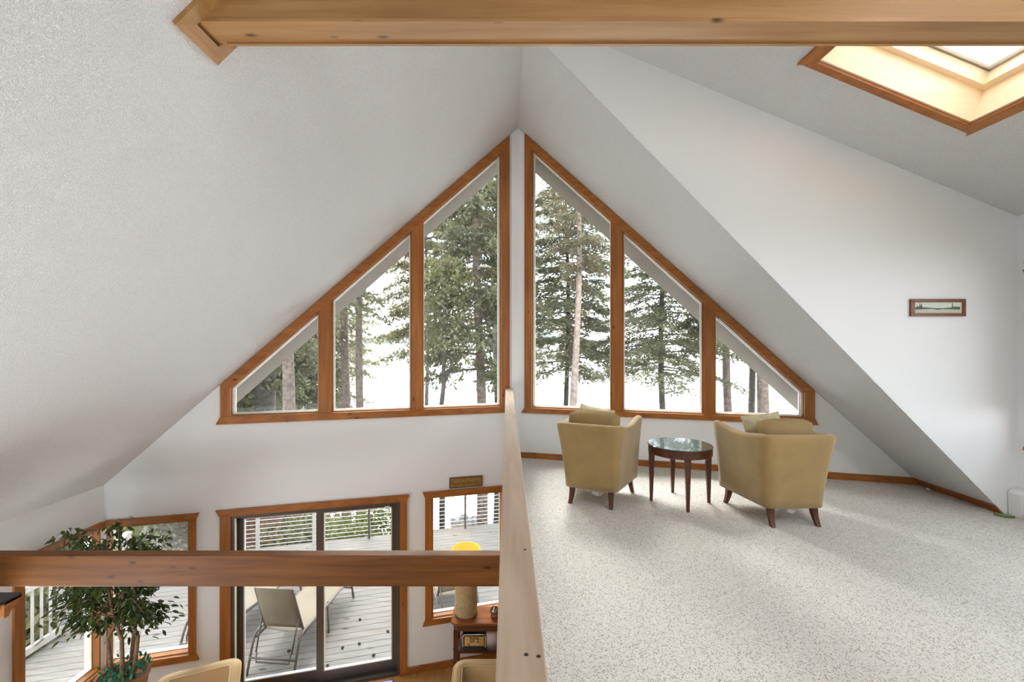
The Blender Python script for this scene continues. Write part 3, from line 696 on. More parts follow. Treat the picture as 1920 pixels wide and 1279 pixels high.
rp = [(-.525, -2.085), (-.527, -1.975), (-.51, -1.953), (-.275, -1.953), (-.258, -1.975), (-.26, -2.085)]
MB().tube([tn(*p) for p in rp], .0065, 6, False).build('rim', 'silver', g, world=True, smooth=True)
MB().prism([tn(-.508, -2.075), tn(-.277, -2.075), tn(-.277, -1.975), tn(-.508, -1.975)], [tn(-.508, -2.075, -.01), tn(-.277, -2.075, -.01), tn(-.277, -1.975, -.01), tn(-.508, -1.975, -.01)]).build('gold_panel', 'gold', g, world=True)
rnd = random.Random(5)
for row in range(3):
    x = -.468
    while x < -.33:
        z = -2.055+.030*row; pts = [tn(x+.010*math.sin(k*2.1+row)+.004*k, z+.012*math.cos(k*1.7+x*60), .002) for k in range(5)]
        MB().tube(pts, .0032, 5).build('scroll_mark', 'dark_ink' if rnd.random() < .65 else 'tag_white', g, world=True, smooth=True); x += .028
g = empty('table_lamp', (-.505, 5.60, TZ), label='table lamp with woven rattan column on the console table', cat='lamp')
MB().lathe([(.128, 0), (.132, .01), (.132, .40), (.10, .45), (.03, .47), (.02, .50)], (0, 0, .001), 32).build('column', 'rattan', g, smooth=True)
for k in range(11): MB().tube([(.133*math.cos(t*math.pi/16), .133*math.sin(t*math.pi/16), .03+.036*k) for t in range(33)], .0055, 5, False).build('weave_band', 'rattan', g, smooth=True)
MB().tube([(0, 0, .48), (0, 0, .70)], .012, 8).build('stem', 'chrome', g, smooth=True)
b = MB(); n = 40
for i, (r, z) in enumerate(((.20, .50), (.175, .80), (.17, .80), (.195, .50))):
    for k in range(n): t = 2*math.pi*k/n; b.v.append((r*math.cos(t), r*math.sin(t), z))
for i in range(4):
    for k in range(n): b.f.append((i*n+k, i*n+(k+1) % n, ((i+1) % 4)*n+(k+1) % n, ((i+1) % 4)*n+k)); b.m.append(0)
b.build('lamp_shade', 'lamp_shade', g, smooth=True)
MB().lathe([(.01, .64), (.03, .67), (.034, .70), (.02, .73), (.002, .74)], n=16).build('bulb', 'vinyl_white', g, smooth=True)
g = empty('orb_ornament', (-.155, 5.52, TZ), label='small metal orb ornament on stubby legs on the console table', cat='ornament')
b = MB().lathe([(.001, 0)] + [(.047*math.sin(math.pi*k/12), .047-.047*math.cos(math.pi*k/12)) for k in range(1, 12)] + [(.001, .094)], (0, 0, .03), 20); b.build('orb', 'chrome', g, smooth=True)
for k in range(6): a = math.pi*k/3; MB().tube([(.025*math.cos(a), .025*math.sin(a), .045), (.04*math.cos(a), .04*math.sin(a), .02), (.035*math.cos(a), .035*math.sin(a), 0)], .006, 6).build('leg', 'dark_ink', g, smooth=True)
for k in range(4):
    MB().tube([(.05*math.sin(t*math.pi/8)*math.cos(k*math.pi/4), .05*math.sin(t*math.pi/8)*math.sin(k*math.pi/4), .077+.05*math.cos(t*math.pi/8)) for t in range(17)], .003, 5, False).build('band', 'dark_ink', g, smooth=True)

# plaque over the window
g = empty('plaque', tuple(FL.p(.71, -.335)), label='small gilded wooden plaque with carved lettering above the window', cat='sign')
board(FL, rect(.495, .922, -.335, -.20), -.022, -.001, 'plaque_board', 'sign_gold', g, bevel=.004)
ring(FL, rect(.495, .922, -.335, -.20), .012, -.026, -.021, 'border', 'sign_dark', g)
def lettering(txt, fr, a, z, size, n, mat, parent):
    c = bpy.data.curves.new('t', 'FONT'); c.body = txt; c.size = size; c.extrude = .001; c.align_x = 'CENTER'; c.align_y = 'CENTER'
    o = bpy.data.objects.new('t', c); COL.objects.link(o); dg = bpy.context.evaluated_depsgraph_get()
    me = bpy.data.meshes.new_from_object(o.evaluated_get(dg)); bpy.data.objects.remove(o)
    me.materials.clear(); me.materials.append(M[mat])
    k = bpy.data.objects.new('lettering', me); COL.objects.link(k)
    right = -fr.d; up = Vector((0, 0, 1)); nn = right.cross(up)
    mt = Matrix((right, up, nn)).transposed().to_4x4(); mt.translation = fr.p(a, z, n)
    k.parent = parent; k.matrix_parent_inverse = Matrix.Translation(parent.location).inverted(); k.matrix_basis = mt
    return k
lettering('Down at the Lake', FL, .7085, -.28, .050, -.0235, 'sign_dark', g)

# mantel shelf at the edge of the picture
g = empty('wall_shelf', (-3.9, 3.1, -.42), label='black topped wooden shelf with curved moulding behind the tie beam end', cat='shelf')
SXE = -3.66; SYE = 3.43
MB().box((LX, 2.3, -.36), (SXE, SYE, -.345)).build('shelf_top', 'black', g, world=True)
pr = [(0, -.36), (.0, -.375), (-.03, -.39), (-.035, -.42), (-.07, -.435), (-.09, -.47), (-.12, -.47), (-.12, -.36)]
MB().prism([(SXE+a, 2.3, z) for a, z in pr], [(SXE+a, SYE, z) for a, z in pr]).build('cornice', 'trim_wood_y', g, world=True)
MB().prism([(LX, SYE+a, z) for a, z in pr], [(SXE, SYE+a, z) for a, z in pr]).build('cornice', 'trim_wood_x', g, world=True)

# door mat
g = empty('door_mat', tuple(FL.p(2.3, LOW, -.35)), label='white mat with purple edging inside the sliding door', cat='rug')
mat_p = [(1.62, -.07), (2.75, -.07), (2.75, -.62), (1.62, -.62)]
MB().prism([FL.p(a, LOW+.001, n) for a, n in mat_p], [FL.p(a, LOW+.012, n) for a, n in mat_p]).build('pile', 'rug_white', g, world=True)
for i in range(4):
    (a, n), (c, d) = mat_p[i], mat_p[(i+1) % 4]; MB().bar(FL.p(a, LOW+.007, n), FL.p(c, LOW+.007, d), .018, .014).build('binding', 'purple', g, world=True)

# ---------------------------------------------------------------- ficus
def leaf_mesh(name, mat, L=1.0, W=.42):
    v = [(0, 0, 0)]; f = []
    prof = [(.18, .34), (.42, .5), (.68, .36), (.86, .15)]
    for t, h in prof: v += [(-h*W*2*.5, t*L, .06*L-.10*(t-.5)**2*L), (0, t*L, -.10*(t-.3)**2*L), (h*W*2*.5, t*L, .06*L-.10*(t-.5)**2*L)]
    v.append((0, L, -.08*L)); n = len(prof)
    f += [(0, 1, 2), (0, 2, 3)]
    for i in range(n-1):
        a = 1+3*i; f += [(a, a+3, a+4, a+1), (a+1, a+4, a+5, a+2)]
    a = 1+3*(n-1); e_ = len(v)-1; f += [(a, e_, a+1), (a+1, e_, a+2)]
    return MB().add(v, f).mesh(name, mat, True)
FX, FY = -3.62, 4.28
g = empty('ficus_tree', (FX, FY, LOW), label='leafy potted ficus tree in the corner between the windows', cat='plant')
MB().lathe([(.15, 0), (.20, .36), (.215, .38), (.215, .42), (.19, .42), (.185, .36), (.01, .36)], (0, 0, .62), 28).build('pot', 'terracotta', g, smooth=False)
b = MB()
for x, y in ((-.16, -.16), (.16, -.16), (.16, .16), (-.16, .16)): b.box((x-.02, y-.02, 0), (x+.02, y+.02, .60))
b.box((-.22, -.22, .58), (.22, .22, .62)); b.build('plant_stand', 'walnut_z', g)
rnd = random.Random(11)
tips = []
trunks = [((-.06, .0), (-.12, -.02), (-.02, .0)), ((.03, -.03), (.02, -.03), (-.05, -.04)), ((.07, .03), (.13, .02), (.02, .02)), ((.0, .05), (.06, .06), (.12, .03))]
for p0, p1, p2 in trunks:
    pts = [(p0[0], p0[1], .95), (p1[0]*.6+p0[0]*.4, p1[1], 1.15), (p1[0], p1[1], 1.38), (p2[0], p2[1], 1.6), (p2[0]-.06, p2[1], 1.95)]
    MB().tube(pts, [.022, .019, .017, .015, .009], 8).build('trunk', 'ficus_bark', g, smooth=True)
for k in range(34):
    a = rnd.uniform(0, 2*math.pi); z0_ = rnd.uniform(1.38, 2.15); r_ = rnd.uniform(.25, .47)
    s0 = Vector((rnd.uniform(-.1, .08)-.05, rnd.uniform(-.05, .05), z0_)); e0 = Vector((-.09+r_*math.cos(a), .8*r_*math.sin(a), z0_+rnd.uniform(-.18, .28)))
    e0.z = min(e0.z, 2.46-.3*abs(e0.x+.1))
    mid = (s0+e0)/2+Vector((0, 0, .08))
    MB().tube([s0, mid, e0], [.007, .005, .0025], 5).build('branch', 'ficus_bark', g, smooth=True); tips.append((s0, mid, e0))
for e0 in ((-.46, -.1, 2.36), (-.40, -.16, 2.42), (-.50, .0, 2.2), (-.52, -.1, 1.9), (-.5, -.15, 1.7)):
    s0 = Vector((-.08, 0, e0[2]-.25)); e0 = Vector(e0); mid = (s0+e0)/2+Vector((0, 0, .08))
    MB().tube([s0, mid, e0], [.007, .005, .0025], 5).build('branch', 'ficus_bark', g, smooth=True); tips.append((s0, mid, e0))
lm = leaf_mesh('ficus_leaf', 'ficus_leaf')
nleaf = 0; stuffb = MB(); base_v = [v.co.copy() for v in lm.vertices]; base_f = [tuple(p.vertices) for p in lm.polygons]
spots = []
for s0, mid, e0 in tips:
    for j in range(62):
        t = rnd.random()**.6
        p = (s0*(1-t)**2+mid*2*t*(1-t)+e0*t*t) + Vector((rnd.gauss(0, .05), rnd.gauss(0, .045), rnd.gauss(0, .05)-.02))
        d = Vector((rnd.gauss(0, .5)+(p.x+.1), rnd.gauss(0, .5)+p.y*.8, -.55+rnd.gauss(0, .35))).normalized()
        spots.append((p, d, rnd.uniform(.052, .09)))
spots.sort(key=lambda q: q[0].y)             # the camera side shows largest
for i, (p, d, s) in enumerate(spots):
    rot = d.to_track_quat('Y', 'Z') @ Euler((0, rnd.uniform(-.7, .7), 0)).to_quaternion()
    if i < 290:
        o = put('leaf', lm, g, p, (0, 0, 0), (s, s, s)); o.rotation_euler = rot.to_euler()
    else:
        stuffb.add([rot @ (v*s) + p for v in base_v], base_f)
stuffb.build('foliage', 'ficus_leaf', g, smooth=True, kind='stuff')
mossb = MB()
for i in range(160):
    a = rnd.uniform(0, 6.28); r_ = .19*math.sqrt(rnd.random()); p = Vector((r_*math.cos(a)+.04, r_*math.sin(a), 1.02+rnd.uniform(0, .12)))
    d = Vector((rnd.gauss(0, 1), rnd.gauss(0, 1), rnd.uniform(.2, 1.4))).normalized(); rot = d.to_track_quat('Y', 'Z')
    s = rnd.uniform(.04, .065); mossb.add([rot @ (v*s) + p for v in base_v], base_f)
mossb.build('filler_leaves', 'moss', g, smooth=True, kind='stuff')

# ================================================================ outdoors
DK = -2.70                                    # deck surface
LAKE = -6.5
def ground_z(x, y):
    z = -3.05 - .285*max(0, y-6.5) + .22*max(0, -5.5-x) + .07*max(0, x-8)
    z += .12*math.sin(x*.7+y*.3)+.1*math.sin(y*.9-x*.4)
    return max(-9.5, min(-2.95 if x > -9 else -2.2, z))
b = MB(); nx, ny = 90, 60; xs = [-75+150*i/nx for i in range(nx+1)]; ys = [-12+(72)*j/ny for j in range(ny+1)]
b.add([(x, y, ground_z(x, y)) for x in xs for y in ys], [(i*(ny+1)+j, (i+1)*(ny+1)+j, (i+1)*(ny+1)+j+1, i*(ny+1)+j+1) for i in range(nx) for j in range(ny)])
b.build('ground', 'ground', kind='structure', smooth=True, label='wooded slope going down to the shore')
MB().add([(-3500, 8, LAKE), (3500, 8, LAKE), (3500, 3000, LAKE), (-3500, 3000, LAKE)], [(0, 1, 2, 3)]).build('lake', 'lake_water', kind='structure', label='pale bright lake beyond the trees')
rnd = random.Random(3)
b = MB(); n = 120; hv = []
for i in range(n+1):
    x = -2600+5200*i/n; h = 16+14*math.sin(i*.23)+9*math.sin(i*.61+1)+rnd.uniform(-2, 2)+(16 if i < 62 else 0); y = 1500+120*math.sin(i*.11)
    hv += [(x, y, LAKE-1), (x, y+10, LAKE+max(5, h)*.8), (x, y+220, LAKE+max(6, h)*1.25), (x, y+800, LAKE-1)]
b.add(hv, [(i*4+k, (i+1)*4+k, (i+1)*4+k+1, i*4+k+1) for i in range(n) for k in range(3)])
b.build('hills', 'hills', kind='structure', smooth=True, label='low wooded far shore of the lake')

# ---- deck
SLP = (RY-LY)/(RX-LX)                         # the boards run parallel to the prow wall over the void
g = empty('deck', (-2.5, 8, DK), kind='structure', label='weathered grey deck of narrow boards')
edge = lambda x: RY+SLP*(x-RX)+4.62           # outer edge on the void side
PITCH = .143; deck_m = ['deck_wood']
def row_y(k, x): return RY+SLP*(x-RX)+.20+PITCH*k
kk = int(round((4.62-.2)/PITCH))
for k in range(-22, kk):
    xa, xb = -6.42, (RX if k >= 0 else LX-.24)
    pts = [(xa, row_y(k, xa)+.004), (xb, row_y(k, xb)+.004), (xb, row_y(k+1, xb)-.005), (xa, row_y(k+1, xa)-.005)]
    o = MB().prism([(x, y, DK-.03) for x, y in pts], [(x, y, DK) for x, y in pts]).build('deck_board', 'deck_wood', g, world=True)
SLQ = (QY-RY)/(QX-RX)
for k in range(0, kk):
    xa, xb = RX+.004, 6.2; f_ = lambda k, x: RY+SLQ*(x-RX)+.20+PITCH*k
    pts = [(xa, f_(k, xa)+.004), (xb, f_(k, xb)+.004), (xb, f_(k+1, xb)-.005), (xa, f_(k+1, xa)-.005)]
    MB().prism([(x, y, DK-.03) for x, y in pts], [(x, y, DK) for x, y in pts]).build('deck_board', 'deck_wood', g, world=True)
b = MB().prism([(-6.42, edge(-6.42), DK-.25), (RX, edge(RX), DK-.25), (RX, edge(RX)+.04, DK-.25), (-6.42, edge(-6.42)+.04, DK-.25)], [(-6.42, edge(-6.42), DK), (RX, edge(RX), DK), (RX, edge(RX)+.04, DK), (-6.42, edge(-6.42)+.04, DK)])
b.build('rim_joist', 'deck_wood', g, world=True)
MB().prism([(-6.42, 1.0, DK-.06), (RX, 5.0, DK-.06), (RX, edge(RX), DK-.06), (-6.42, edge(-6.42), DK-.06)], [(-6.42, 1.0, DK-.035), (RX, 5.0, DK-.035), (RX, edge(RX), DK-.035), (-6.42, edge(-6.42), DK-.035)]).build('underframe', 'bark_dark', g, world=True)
# cable railing on the lake side
g = empty('cable_railing', (-2.6, edge(-2.6), DK), label='deck railing of thin horizontal cables on the lake side', cat='railing')
posts = [-5.95, -5.07, -4.04, -2.97, -1.97, -.95, .10]
for x in posts:
    w_ = .028 if x < -3.5 else .02
    MB().box((x-w_, edge(x)-.09, DK), (x+w_, edge(x)-.09+2*w_, DK+.98)).build('post', 'post_wood' if x < -3.5 else 'bronze', g, world=True)
for k in range(10):
    z = DK+.09+.085*k; MB().tube([(posts[0], edge(posts[0])-.06, z), (posts[-1], edge(posts[-1])-.06, z)], .0065, 6).build('cable', 'cable', g, world=True)
MB().bar((posts[0], edge(posts[0])-.06, DK+1.0), (posts[-1], edge(posts[-1])-.06, DK+1.0), .10, .035).build('top_rail', 'post_wood', g, world=True)
# picket railing on the side of the deck
g = empty('picket_railing', (-6.4, 6.0, DK), label='pale deck railing with upright pickets beyond the corner window', cat='railing')
for y in (4.2, 6.62, 7.67): MB().box((-6.46, y-.05, DK), (-6.36, y+.05, DK+1.02)).build('post', 'post_wood', g, world=True)
for a, c in ((3.0, 6.57), (6.67, 7.62)):
    MB().box((-6.44, a, DK+.06), (-6.38, c, DK+.15)).build('bottom_rail', 'post_wood', g, world=True)
    MB().box((-6.45, a, DK+.90), (-6.37, c, DK+.98)).build('top_rail', 'post_wood', g, world=True)
    y = a+.09
    while y < c-.03:
        MB().box((-6.422, y-.012, DK+.15), (-6.398, y+.012, DK+.90)).build('picket', 'post_wood', g, world=True); y += .122
# ---- loungers
def lounger():
    g = empty('sun_lounger', (0, 0, 0))
    W2 = .31; ZS = .40
    for s in (-1, 1):
        MB().tube([(s*W2, -.10, .0), (s*W2, .0, .30), (s*W2, .06, .42), (s*W2, .14, .455), (s*W2, .5, .44), (s*W2, .86, .42), (s*W2, .92, .38)], .016, 8).build('arm_frame', 'taupe_metal', g, smooth=True)
        MB().tube([(s*(W2-.02), .06, ZS), (s*(W2-.02), 1.82, ZS-.02)], .015, 8).build('side_rail', 'taupe_metal', g, smooth=True)
        MB().tube([(s*(W2-.02), .84, ZS+.04), (s*(W2+.005), .82, .0)], .016, 8).build('leg', 'taupe_metal', g, smooth=True)
        MB().tube([(s*(W2-.02), 1.62, ZS-.02), (s*(W2-.015), 1.72, .0)], .016, 8).build('leg', 'taupe_metal', g, smooth=True)
        MB().tube([(s*(W2-.05), .22, ZS+.02), (s*(W2-.06), -.02, 1.08)], .015, 8).build('back_rail', 'taupe_metal', g, smooth=True)
        MB().tube([(s*(W2-.06), .12, .62), (s*(W2-.07), -.02, .26)], .011, 6).build('back_brace', 'taupe_metal', g, smooth=True)
    MB().tube([(-W2, -.05, .20), (W2, -.05, .20)], .013, 8).build('cross_bar', 'taupe_metal', g, smooth=True)
    MB().tube([(-.23, -.02, .26), (-.22, -.05, .15), (.22, -.05, .15), (.23, -.02, .26)], .011, 8).build('back_stop', 'taupe_metal', g, smooth=True)
    MB().tube([(-.29, 1.66, .20), (.29, 1.66, .20)], .012, 8).build('cross_bar', 'taupe_metal', g, smooth=True)
    MB().tube([(-.26, .03, 1.0), (-.13, .055, .95), (.0, .065, .935), (.13, .055, .95), (.26, .03, 1.0)], .010, 6).build('back_bow', 'taupe_metal', g, smooth=True)
    v = []; f = []
    for i in range(11):
        t = i/10
        for j in range(9):
            u = -1+2*j/8; v.append((u*.255, .20-.23*t+.03*(1-u*u)*math.sin(math.pi*t)*-1, .46+.63*t))
    f = [(i*9+j, i*9+j+1, (i+1)*9+j+1, (i+1)*9+j) for i in range(10) for j in range(8)]
    o = MB().add(v, f).build('back_sling', 'sling_beige', g, smooth=True); o.modifiers.new('s', 'SOLIDIFY').thickness = .005
    v = []
    for i in range(13):
        t = i/12
        for j in range(9):
            u = -1+2*j/8; v.append((u*.285, .24+1.57*t, ZS+.012-.035*(1-u*u)-.02*t))
    f = [(i*9+j, i*9+j+1, (i+1)*9+j+1, (i+1)*9+j) for i in range(12) for j in range(8)]
    o = MB().add(v, f).build('seat_sling', 'sling_beige', g, smooth=True); o.modifiers.new('s', 'SOLIDIFY').thickness = .005
    return g
lg = lounger(); lg.location = (-2.985, 5.84, DK); lg.rotation_euler = (0, 0, R(-5)); tag(lg, 'beige sling sun lounger on the deck right outside the sliding door', 'lounger', 'sling loungers on the deck')
l2 = copy_tree(lg); l2.location = (-4.06, 6.08, DK); l2.rotation_euler = (0, 0, R(-9)); tag(l2, 'beige sling sun lounger half hidden behind the corner window casing', 'lounger', 'sling loungers on the deck')
l3 = copy_tree(lg); l3.location = (-.72, 6.75, DK); l3.rotation_euler = (0, 0, R(22)); tag(l3, 'beige sling sun lounger seen past the lamp through the window', 'lounger', 'sling loungers on the deck')
# pine cones on the deck
cone = MB().lathe([(.001, 0), (.014, .006), (.02, .018), (.016, .034), (.007, .048), (.001, .052)], n=8).mesh('pine_cone', 'pine_cone_brown')
for (x, y) in ((-2.28, 6.26), (-2.05, 6.35), (-1.82, 6.12), (-1.72, 6.62), (-1.7, 7.25), (-1.68, 7.9), (-2.35, 5.95), (-2.22, 6.9), (-1.2, 6.5), (-1.9, 8.4), (-5.6, 6.1), (-5.3, 6.5), (-5.5, 5.5), (-3.0, 6.2), (-2.6, 7.6), (-2.0, 5.75)):
    put('pine_cone', cone, None, (x, y, DK+.018), (R(90), 0, rnd.uniform(0, 6)), label='tiny dark pine cone lying on the deck boards', cat='pine cone', group='pine cones scattered on the deck')

# ---- trees
def conifer(name, H, rad, nb, seed, mat, low=.75, tuft=.17, dens=1.0, droop=.25):
    rg = np.random.RandomState(seed); C = []; D = []; S = []; wb = MB()
    for k in range(nb):
        t = (k+rg.rand())/nb; z = H*t; az = k*2.399+rg.rand()*.9
        prof = (low+(1-low)*min(1, t*3))*(1-t)**.75+.08
        L = rad*prof*(.65+.5*rg.rand()); d = np.array([math.cos(az), math.sin(az), .0]); side = np.array([-d[1], d[0], 0])
        up = .22*(t-.2)+rg.uniform(-.22, .28)
        P = lambda s: np.array([0, 0, z])+d*L*s+np.array([0, 0, L*(up*s-droop*s*s)])
        wb.tube([P(0), P(.35), P(.7), P(1)], [.018+.012*L, .012+.007*L, .008+.003*L, .004], 4, cap=False)
        nt_ = int(12+7*L)
        for j in range(nt_):
            s = .18+.82*(j+rg.rand())/nt_; p = P(s); sg = 1 if j % 2 else -1
            tl_ = L*.42*(1.05-s)*(.6+.6*rg.rand())+.18; td = d*.65+side*sg*(.8+.3*rg.randn())*1.0+np.array([0, 0, -.22+.38*rg.randn()]); td /= np.linalg.norm(td)
            nn = max(3, int(dens*(5+14*tl_)))
            q = (np.arange(nn)+rg.rand(nn))/nn
            c = p+td*tl_*q[:, None]+rg.randn(nn, 3)*np.array([.06, .06, .06]); c[:, 2] -= .22*tl_*q*q
            dd = td+rg.randn(nn, 3)*.55; dd[:, 2] -= .25; dd /= np.linalg.norm(dd, axis=1)[:, None]
            C.append(c); D.append(dd); S.append(tuft*(.6+.8*rg.rand(nn)))
    C = np.vstack(C); D = np.vstack(D); S = np.concatenate(S)[:, None]
    rv = rg.randn(*C.shape); sd = np.cross(D, rv); sd /= np.linalg.norm(sd, axis=1)[:, None]
    wv = sd*S*.19
    V = np.stack([C-D*S*.5, C+wv, C+D*S*.5, C-wv], 1).reshape(-1, 3); n = len(C)
    me = bpy.data.meshes.new(name); F = np.arange(4*n).reshape(n, 4)
    me.vertices.add(4*n); me.vertices.foreach_set('co', V.ravel()); me.loops.add(4*n); me.loops.foreach_set('vertex_index', F.ravel().astype(np.int32))
    me.polygons.add(n); me.polygons.foreach_set('loop_start', (np.arange(n)*4).astype(np.int32)); me.update(calc_edges=True); me.validate()
    me.materials.append(M[mat])
    return me, wb.mesh(name+'_branch', 'bark')
def bush(name, rad, h, n, seed, mat, size=.06):
    rg = np.random.RandomState(seed); th = rg.rand(n)*6.283; u = rg.rand(n); r = rad*(.35+.65*np.sqrt(rg.rand(n)))
    cl = 1+.25*np.sin(th*5+seed)+.2*np.sin(u*17)
    C = np.stack([r*cl*np.cos(th)*np.sqrt(1-(u-.35)**2), r*cl*np.sin(th)*np.sqrt(1-(u-.35)**2), h*u], 1)+rg.randn(n, 3)*.05
    D = rg.randn(n, 3); D /= np.linalg.norm(D, axis=1)[:, None]; sd = np.cross(D, rg.randn(n, 3)); sd /= np.linalg.norm(sd, axis=1)[:, None]
    S = (size*(.6+.8*rg.rand(n)))[:, None]; V = np.stack([C-D*S*.5, C+sd*S*.3, C+D*S*.5, C-sd*S*.3], 1).reshape(-1, 3)
    me = bpy.data.meshes.new(name); me.from_pydata(V.tolist(), [], np.arange(4*n).reshape(n, 4).tolist()); me.materials.append(M[mat]); return me
CON = [conifer('hemlock_crown', 11, 2.7, 95, 1, 'needles', dens=1.25), conifer('spruce_crown', 12, 2.5, 100, 2, 'needles_olive', dens=1.25, droop=.18),
       conifer('pine_crown', 9, 2.1, 60, 3, 'needles_brown', low=.5, dens=.9, droop=.1), conifer('fir_crown', 13, 3.3, 105, 4, 'needles', low=1, dens=1.3, droop=.3)]
def px(u, y): return (u-951.)/853.*y          # where a sight line through the window stands at depth y
def tree(name, u, y, dia, lab, var=0, crown0=None, sc=(1, 1), lean=(0, 0), bark='bark', top=15, rot=0, cat='tree', grp='trees between the house and the lake', x=None):
    X = px(u, y) if x is None else x; gz = ground_z(X, y)-.1
    g = empty(name, (X, y, gz), label=lab, cat=cat, group=grp)
    rg = random.Random(int(X*100)+int(y*10)); pts = []; rad = []
    for i in range(14):
        t = i/13; pts.append((lean[0]*t*top+.05*math.sin(t*9+X), lean[1]*t*top+.05*math.cos(t*8+y), top*t)); rad.append(dia/2*(1.25 if i == 0 else 1)*(1-.72*t)*(1+.05*rg.uniform(-1, 1)))
    MB().tube(pts, rad, 12).build('trunk', bark, g, smooth=True)
    if var is not None:
        fm, bm_ = CON[var]; h = crown0-gz
        loc = (lean[0]*(h+3), lean[1]*(h+3), h); s = (sc[0], sc[0], sc[1])
        put('branches', bm_, g, loc, (0, 0, rot), s); put('foliage', fm, g, loc, (0, 0, rot), s, kind='stuff')
    return g
EZ = lambda v, y: EYE-(v-640.)/853.*y
# in front of the void window
tree('hemlock', 906, 14, .36, 'tall grey trunked hemlock filling the tallest pane over the void', 0, EZ(700, 14), (.95, 1.0), (-.018, 0), top=17, rot=.4)
tree('hemlock', 931, 18, .28, 'slim dark trunk beside the handrail end seen through the tallest pane', 1, EZ(560, 18), (.8, 1), bark='bark_dark', top=17, rot=2)
tree('hemlock', 800, 19, .22, 'bushy hemlock behind the mullion of the void window', 1, EZ(660, 19), (.9, .95), top=15, rot=1.1)
tree('pine', 648, 17, .38, 'tall bare pine trunk with mossy bark in the middle void pane', 1, EZ(430, 17), (.9, .9), bark='bark', top=18, rot=3)
tree('pine', 675, 16, .34, 'tall bare pine trunk nearest the open water in the middle void pane', 2, EZ(380, 16), (.8, 1), (.0, 0), bark='bark', top=18, rot=5)
tree('pine', 541, 13.5, .42, 'thick pale grey trunk in the small end pane over the void', 3, EZ(560, 13.5), (.8, .9), bark='bark', top=17, rot=.2)
tree('spruce', 497, 17, .85, 'broad dark trunk behind green boughs in the small end pane', 3, EZ(640, 17), (.9, .9), bark='bark_dark', top=17, rot=1.9)
# in front of the loft window
tree('pine', 1069, 13, .30, 'pinkish pine trunk with thin brown crown in the tallest loft pane', 2, EZ(520, 13), (.75, .62), (.025, 0), bark='bark_pink', top=12.5, rot=1)
tree('hemlock', 1063, 17, .26, 'dark hemlock behind the pinkish pine in the tallest loft pane', 0, EZ(695, 17), (1.12, .78), bark='bark_dark', top=14, rot=2.2)
tree('hemlock', 1242, 15, .30, 'dark spreading hemlock in the middle loft pane', 3, EZ(700, 15), (.75, .50), bark='bark_dark', top=11, rot=4)
tree('pine', 1371, 15, .33, 'leaning trunk nearest the mullion in the small loft pane', 1, EZ(640, 15), (.7, .9), (-.015, 0), bark='bark', top=16, rot=2.6)
tree('pine', 1411, 18, .34, 'slender trunk close behind the thickest one in the small loft pane', 1, EZ(600, 18), (.7, .9), (-.01, 0), bark='bark_dark', top=16, rot=.9)
tree('pine', 1436, 14, .44, 'thick rough trunk in the small loft pane above the armchair', 3, EZ(610, 14), (.7, .9), (-.012, 0), bark='bark', top=16, rot=3.3)
tree('pine', 1503, 16, .22, 'thin trunk at the outer jamb of the loft window', 0, EZ(690, 16), (.55, .8), bark='bark', top=14, rot=1.5)
# crooked young tree
X = px(828, 12.5); gz = ground_z(X, 12.5)
g = empty('young_tree', (X, 12.5, gz), label='small crooked forked tree in front of the water', cat='tree', group='trees between the house and the lake')
h = lambda v: EZ(v, 12.5)-gz
MB().tube([(0, 0, 0), (.02, 0, h(900)), (-.02, 0, h(770)), (.06, 0, h(720)), (.05, 0, h(660)), (.08, 0, h(600)), (.02, .1, h(540))], [.09, .08, .07, .06, .05, .04, .02], 9).build('trunk', 'bark_dark', g, smooth=True)
MB().tube([(.04, 0, h(722)), (.22, 0, h(695)), (.36, 0, h(668)), (.34, .05, h(645)), (.45, .05, h(600))], [.05, .04, .035, .03, .015], 8).build('fork', 'bark_dark', g, smooth=True)
put('foliage', bush('young_leaves', .75, 2.6, 2600, 8, 'needles_olive', .11), g, (.1, .2, h(660)), kind='stuff')
# backdrop trees on the slope
BK = [(455, 24, 3, 750, 'dark evergreen at the outermost corner of the void window'), (560, 30, 1, 740, 'olive evergreen between the two trunks of the end pane'), (600, 25, 0, 790, 'dark evergreen behind the first mullion'),
      (640, 34, 1, 700, 'pale evergreen behind the two bare pine trunks'), (500, 36, 3, 760, 'dense evergreen farther back in the end pane'), (420, 19, 1, 800, 'olive evergreen beyond the corner of the deck'), (350, 17, 3, 800, 'dark evergreen on the slope outside the corner window')]
for i, (u, y, var, v0, lab) in enumerate(BK):
    tree('evergreen', u, y, .3, lab, var, EZ(v0, y), (1.25, 1.05), bark='bark_dark', top=15, rot=i*1.3, grp='evergreens on the wooded slope')
# shrubs
BU = [bush('shrub_leaves', .8, 1.5, 3000, 5, 'bush_leaf', .10), bush('fern_leaves', .9, 1.1, 3000, 6, 'needles_olive', .12)]
def shrub(x, y, s, var, lab, z=None):
    gz = ground_z(x, y) if z is None else z
    g = empty('shrub', (x, y, gz), label=lab, cat='shrub', group='shrubs around the deck')
    for k in range(5): a = k*1.256; MB().tube([(0, 0, 0), (.2*math.cos(a)*s, .2*math.sin(a)*s, .5*s), (.4*math.cos(a)*s, .4*math.sin(a)*s, 1.0*s)], [.02, .015, .006], 5).build('stem', 'bark_dark', g, smooth=True)
    put('foliage', BU[var], g, (0, 0, .1), (0, 0, x), (s, s, s), kind='stuff')
shrub(-3.9, 11.6, .9, 0, 'yellow green shrub behind the cables at the door stile')
shrub(-3.2, 12.4, 1.0, 0, 'bright shrub beside the dark post seen through the door', z=-4.2)
shrub(-5.6, 12.6, 1.1, 1, 'low dark shrub by the thick trunk beyond the cables')
shrub(-8.0, 6.6, 1.5, 1, 'green shrub nearest the house behind the picket railing', z=-3.6)
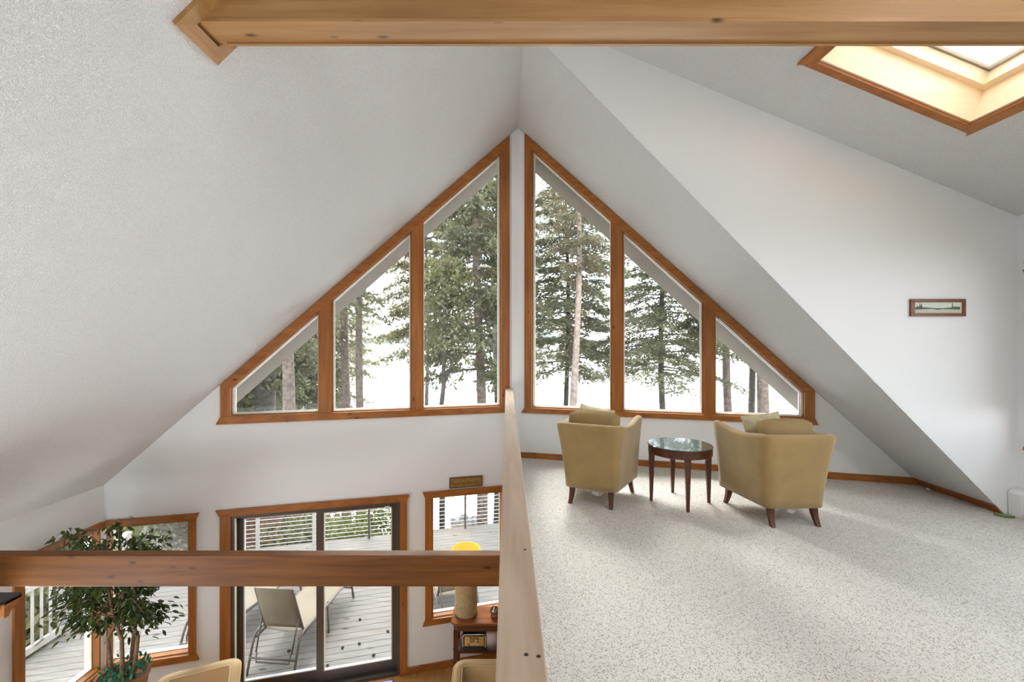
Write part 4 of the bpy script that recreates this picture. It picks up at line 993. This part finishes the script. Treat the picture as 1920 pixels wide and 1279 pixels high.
shrub(-8.2, 8.2, 1.6, 0, 'light shrub behind the picket railing post', z=-3.8)
shrub(-8.6, 5.2, 1.5, 1, 'green shrub at the window edge behind the picket railing', z=-3.5)
shrub(-9.6, 7.4, 1.8, 1, 'tall dark shrub farther behind the picket railing', z=-3.2)
# shed beyond the deck
g = empty('shed', (-8.3, 14.2, ground_z(-8.3, 14.2)), label='small reddish brown plank shed below the deck', cat='shed')
z0 = -5.6; z1 = -3.45
for i in range(13): x = -9.3+.155*i; MB().box((x, 13.4, z0), (x+.148, 13.43, z1)).build('plank', 'shed_wood', g, world=True)
MB().box((-9.28, 13.44, z0), (-7.32, 15.2, z1)).build('body', 'shed_wood', g, world=True)
MB().prism([(-9.5, 13.15, z1), (-7.1, 13.15, z1), (-7.1, 13.15, z1+.12), (-8.3, 13.15, z1+.85), (-9.5, 13.15, z1+.12)], [(-9.5, 15.4, z1), (-7.1, 15.4, z1), (-7.1, 15.4, z1+.12), (-8.3, 15.4, z1+.85), (-9.5, 15.4, z1+.12)]).build('roof', 'shed_roof', g, world=True)
# white boathouse by the shore
BX, BYY = -13.2, 16.5
g = empty('boathouse', (BX, BYY, -6.5), label='white boathouse with paned windows down by the shore', cat='building')
MB().box((BX-2.0, BYY, -6.9), (BX+2.4, BYY+3, -4.1)).build('walls', 'cottage_white', g, world=True)
MB().box((BX-2.1, BYY-.10, -5.62), (BX+2.5, BYY, -5.40)).build('balcony_band', 'cottage_white', g, world=True)
MB().prism([(BX-2.4, BYY-.3, -4.1), (BX+2.8, BYY-.3, -4.1), (BX+.2, BYY-.3, -2.4)], [(BX-2.4, BYY+3.3, -4.1), (BX+2.8, BYY+3.3, -4.1), (BX+.2, BYY+3.3, -2.4)]).build('roof', 'shed_roof', g, world=True)
for zz, xs_ in ((-5.15, (-.9, .35, 1.15)), (-6.2, (-1.2, 1.1))):
    for dx in xs_:
        wv = MB().box((BX+dx, BYY-.03, zz), (BX+dx+.62, BYY, zz+.46)).build('window', 'cottage_white', g, world=True)
        for q in range(3):
            o = MB().box((BX+dx+.04+.19*q, BYY-.036, zz+.03), (BX+dx+.20+.19*q, BYY-.029, zz+.43)).build('pane', 'cottage_glass', wv)
            o.matrix_parent_inverse = Matrix.Translation(g.location).inverted() @ Matrix.Identity(4)
            o.matrix_parent_inverse = Matrix.Identity(4)
# rocks in the shallows
for i, (x, y, s, lab) in enumerate(((-1.95, 19.6, .38, 'grey boulder in the shallows behind the cable railing'), (-1.45, 19.9, .25, 'small grey rock touching the boulder in the shallows'))):
    rg = random.Random(i); b = bmesh.new(); bmesh.ops.create_icosphere(b, subdivisions=3, radius=1)
    for v in b.verts: v.co *= 1+.18*math.sin(v.co.x*5+i)*math.cos(v.co.y*4)+.06*rg.uniform(-1, 1)
    me = bpy.data.meshes.new('boulder'); b.to_mesh(me); b.free(); me.materials.append(M['rock'])
    put('boulder', me, None, (x, y, LAKE+s*.55), (0, 0, i), (s*1.2, s, s), label=lab, cat='rock')
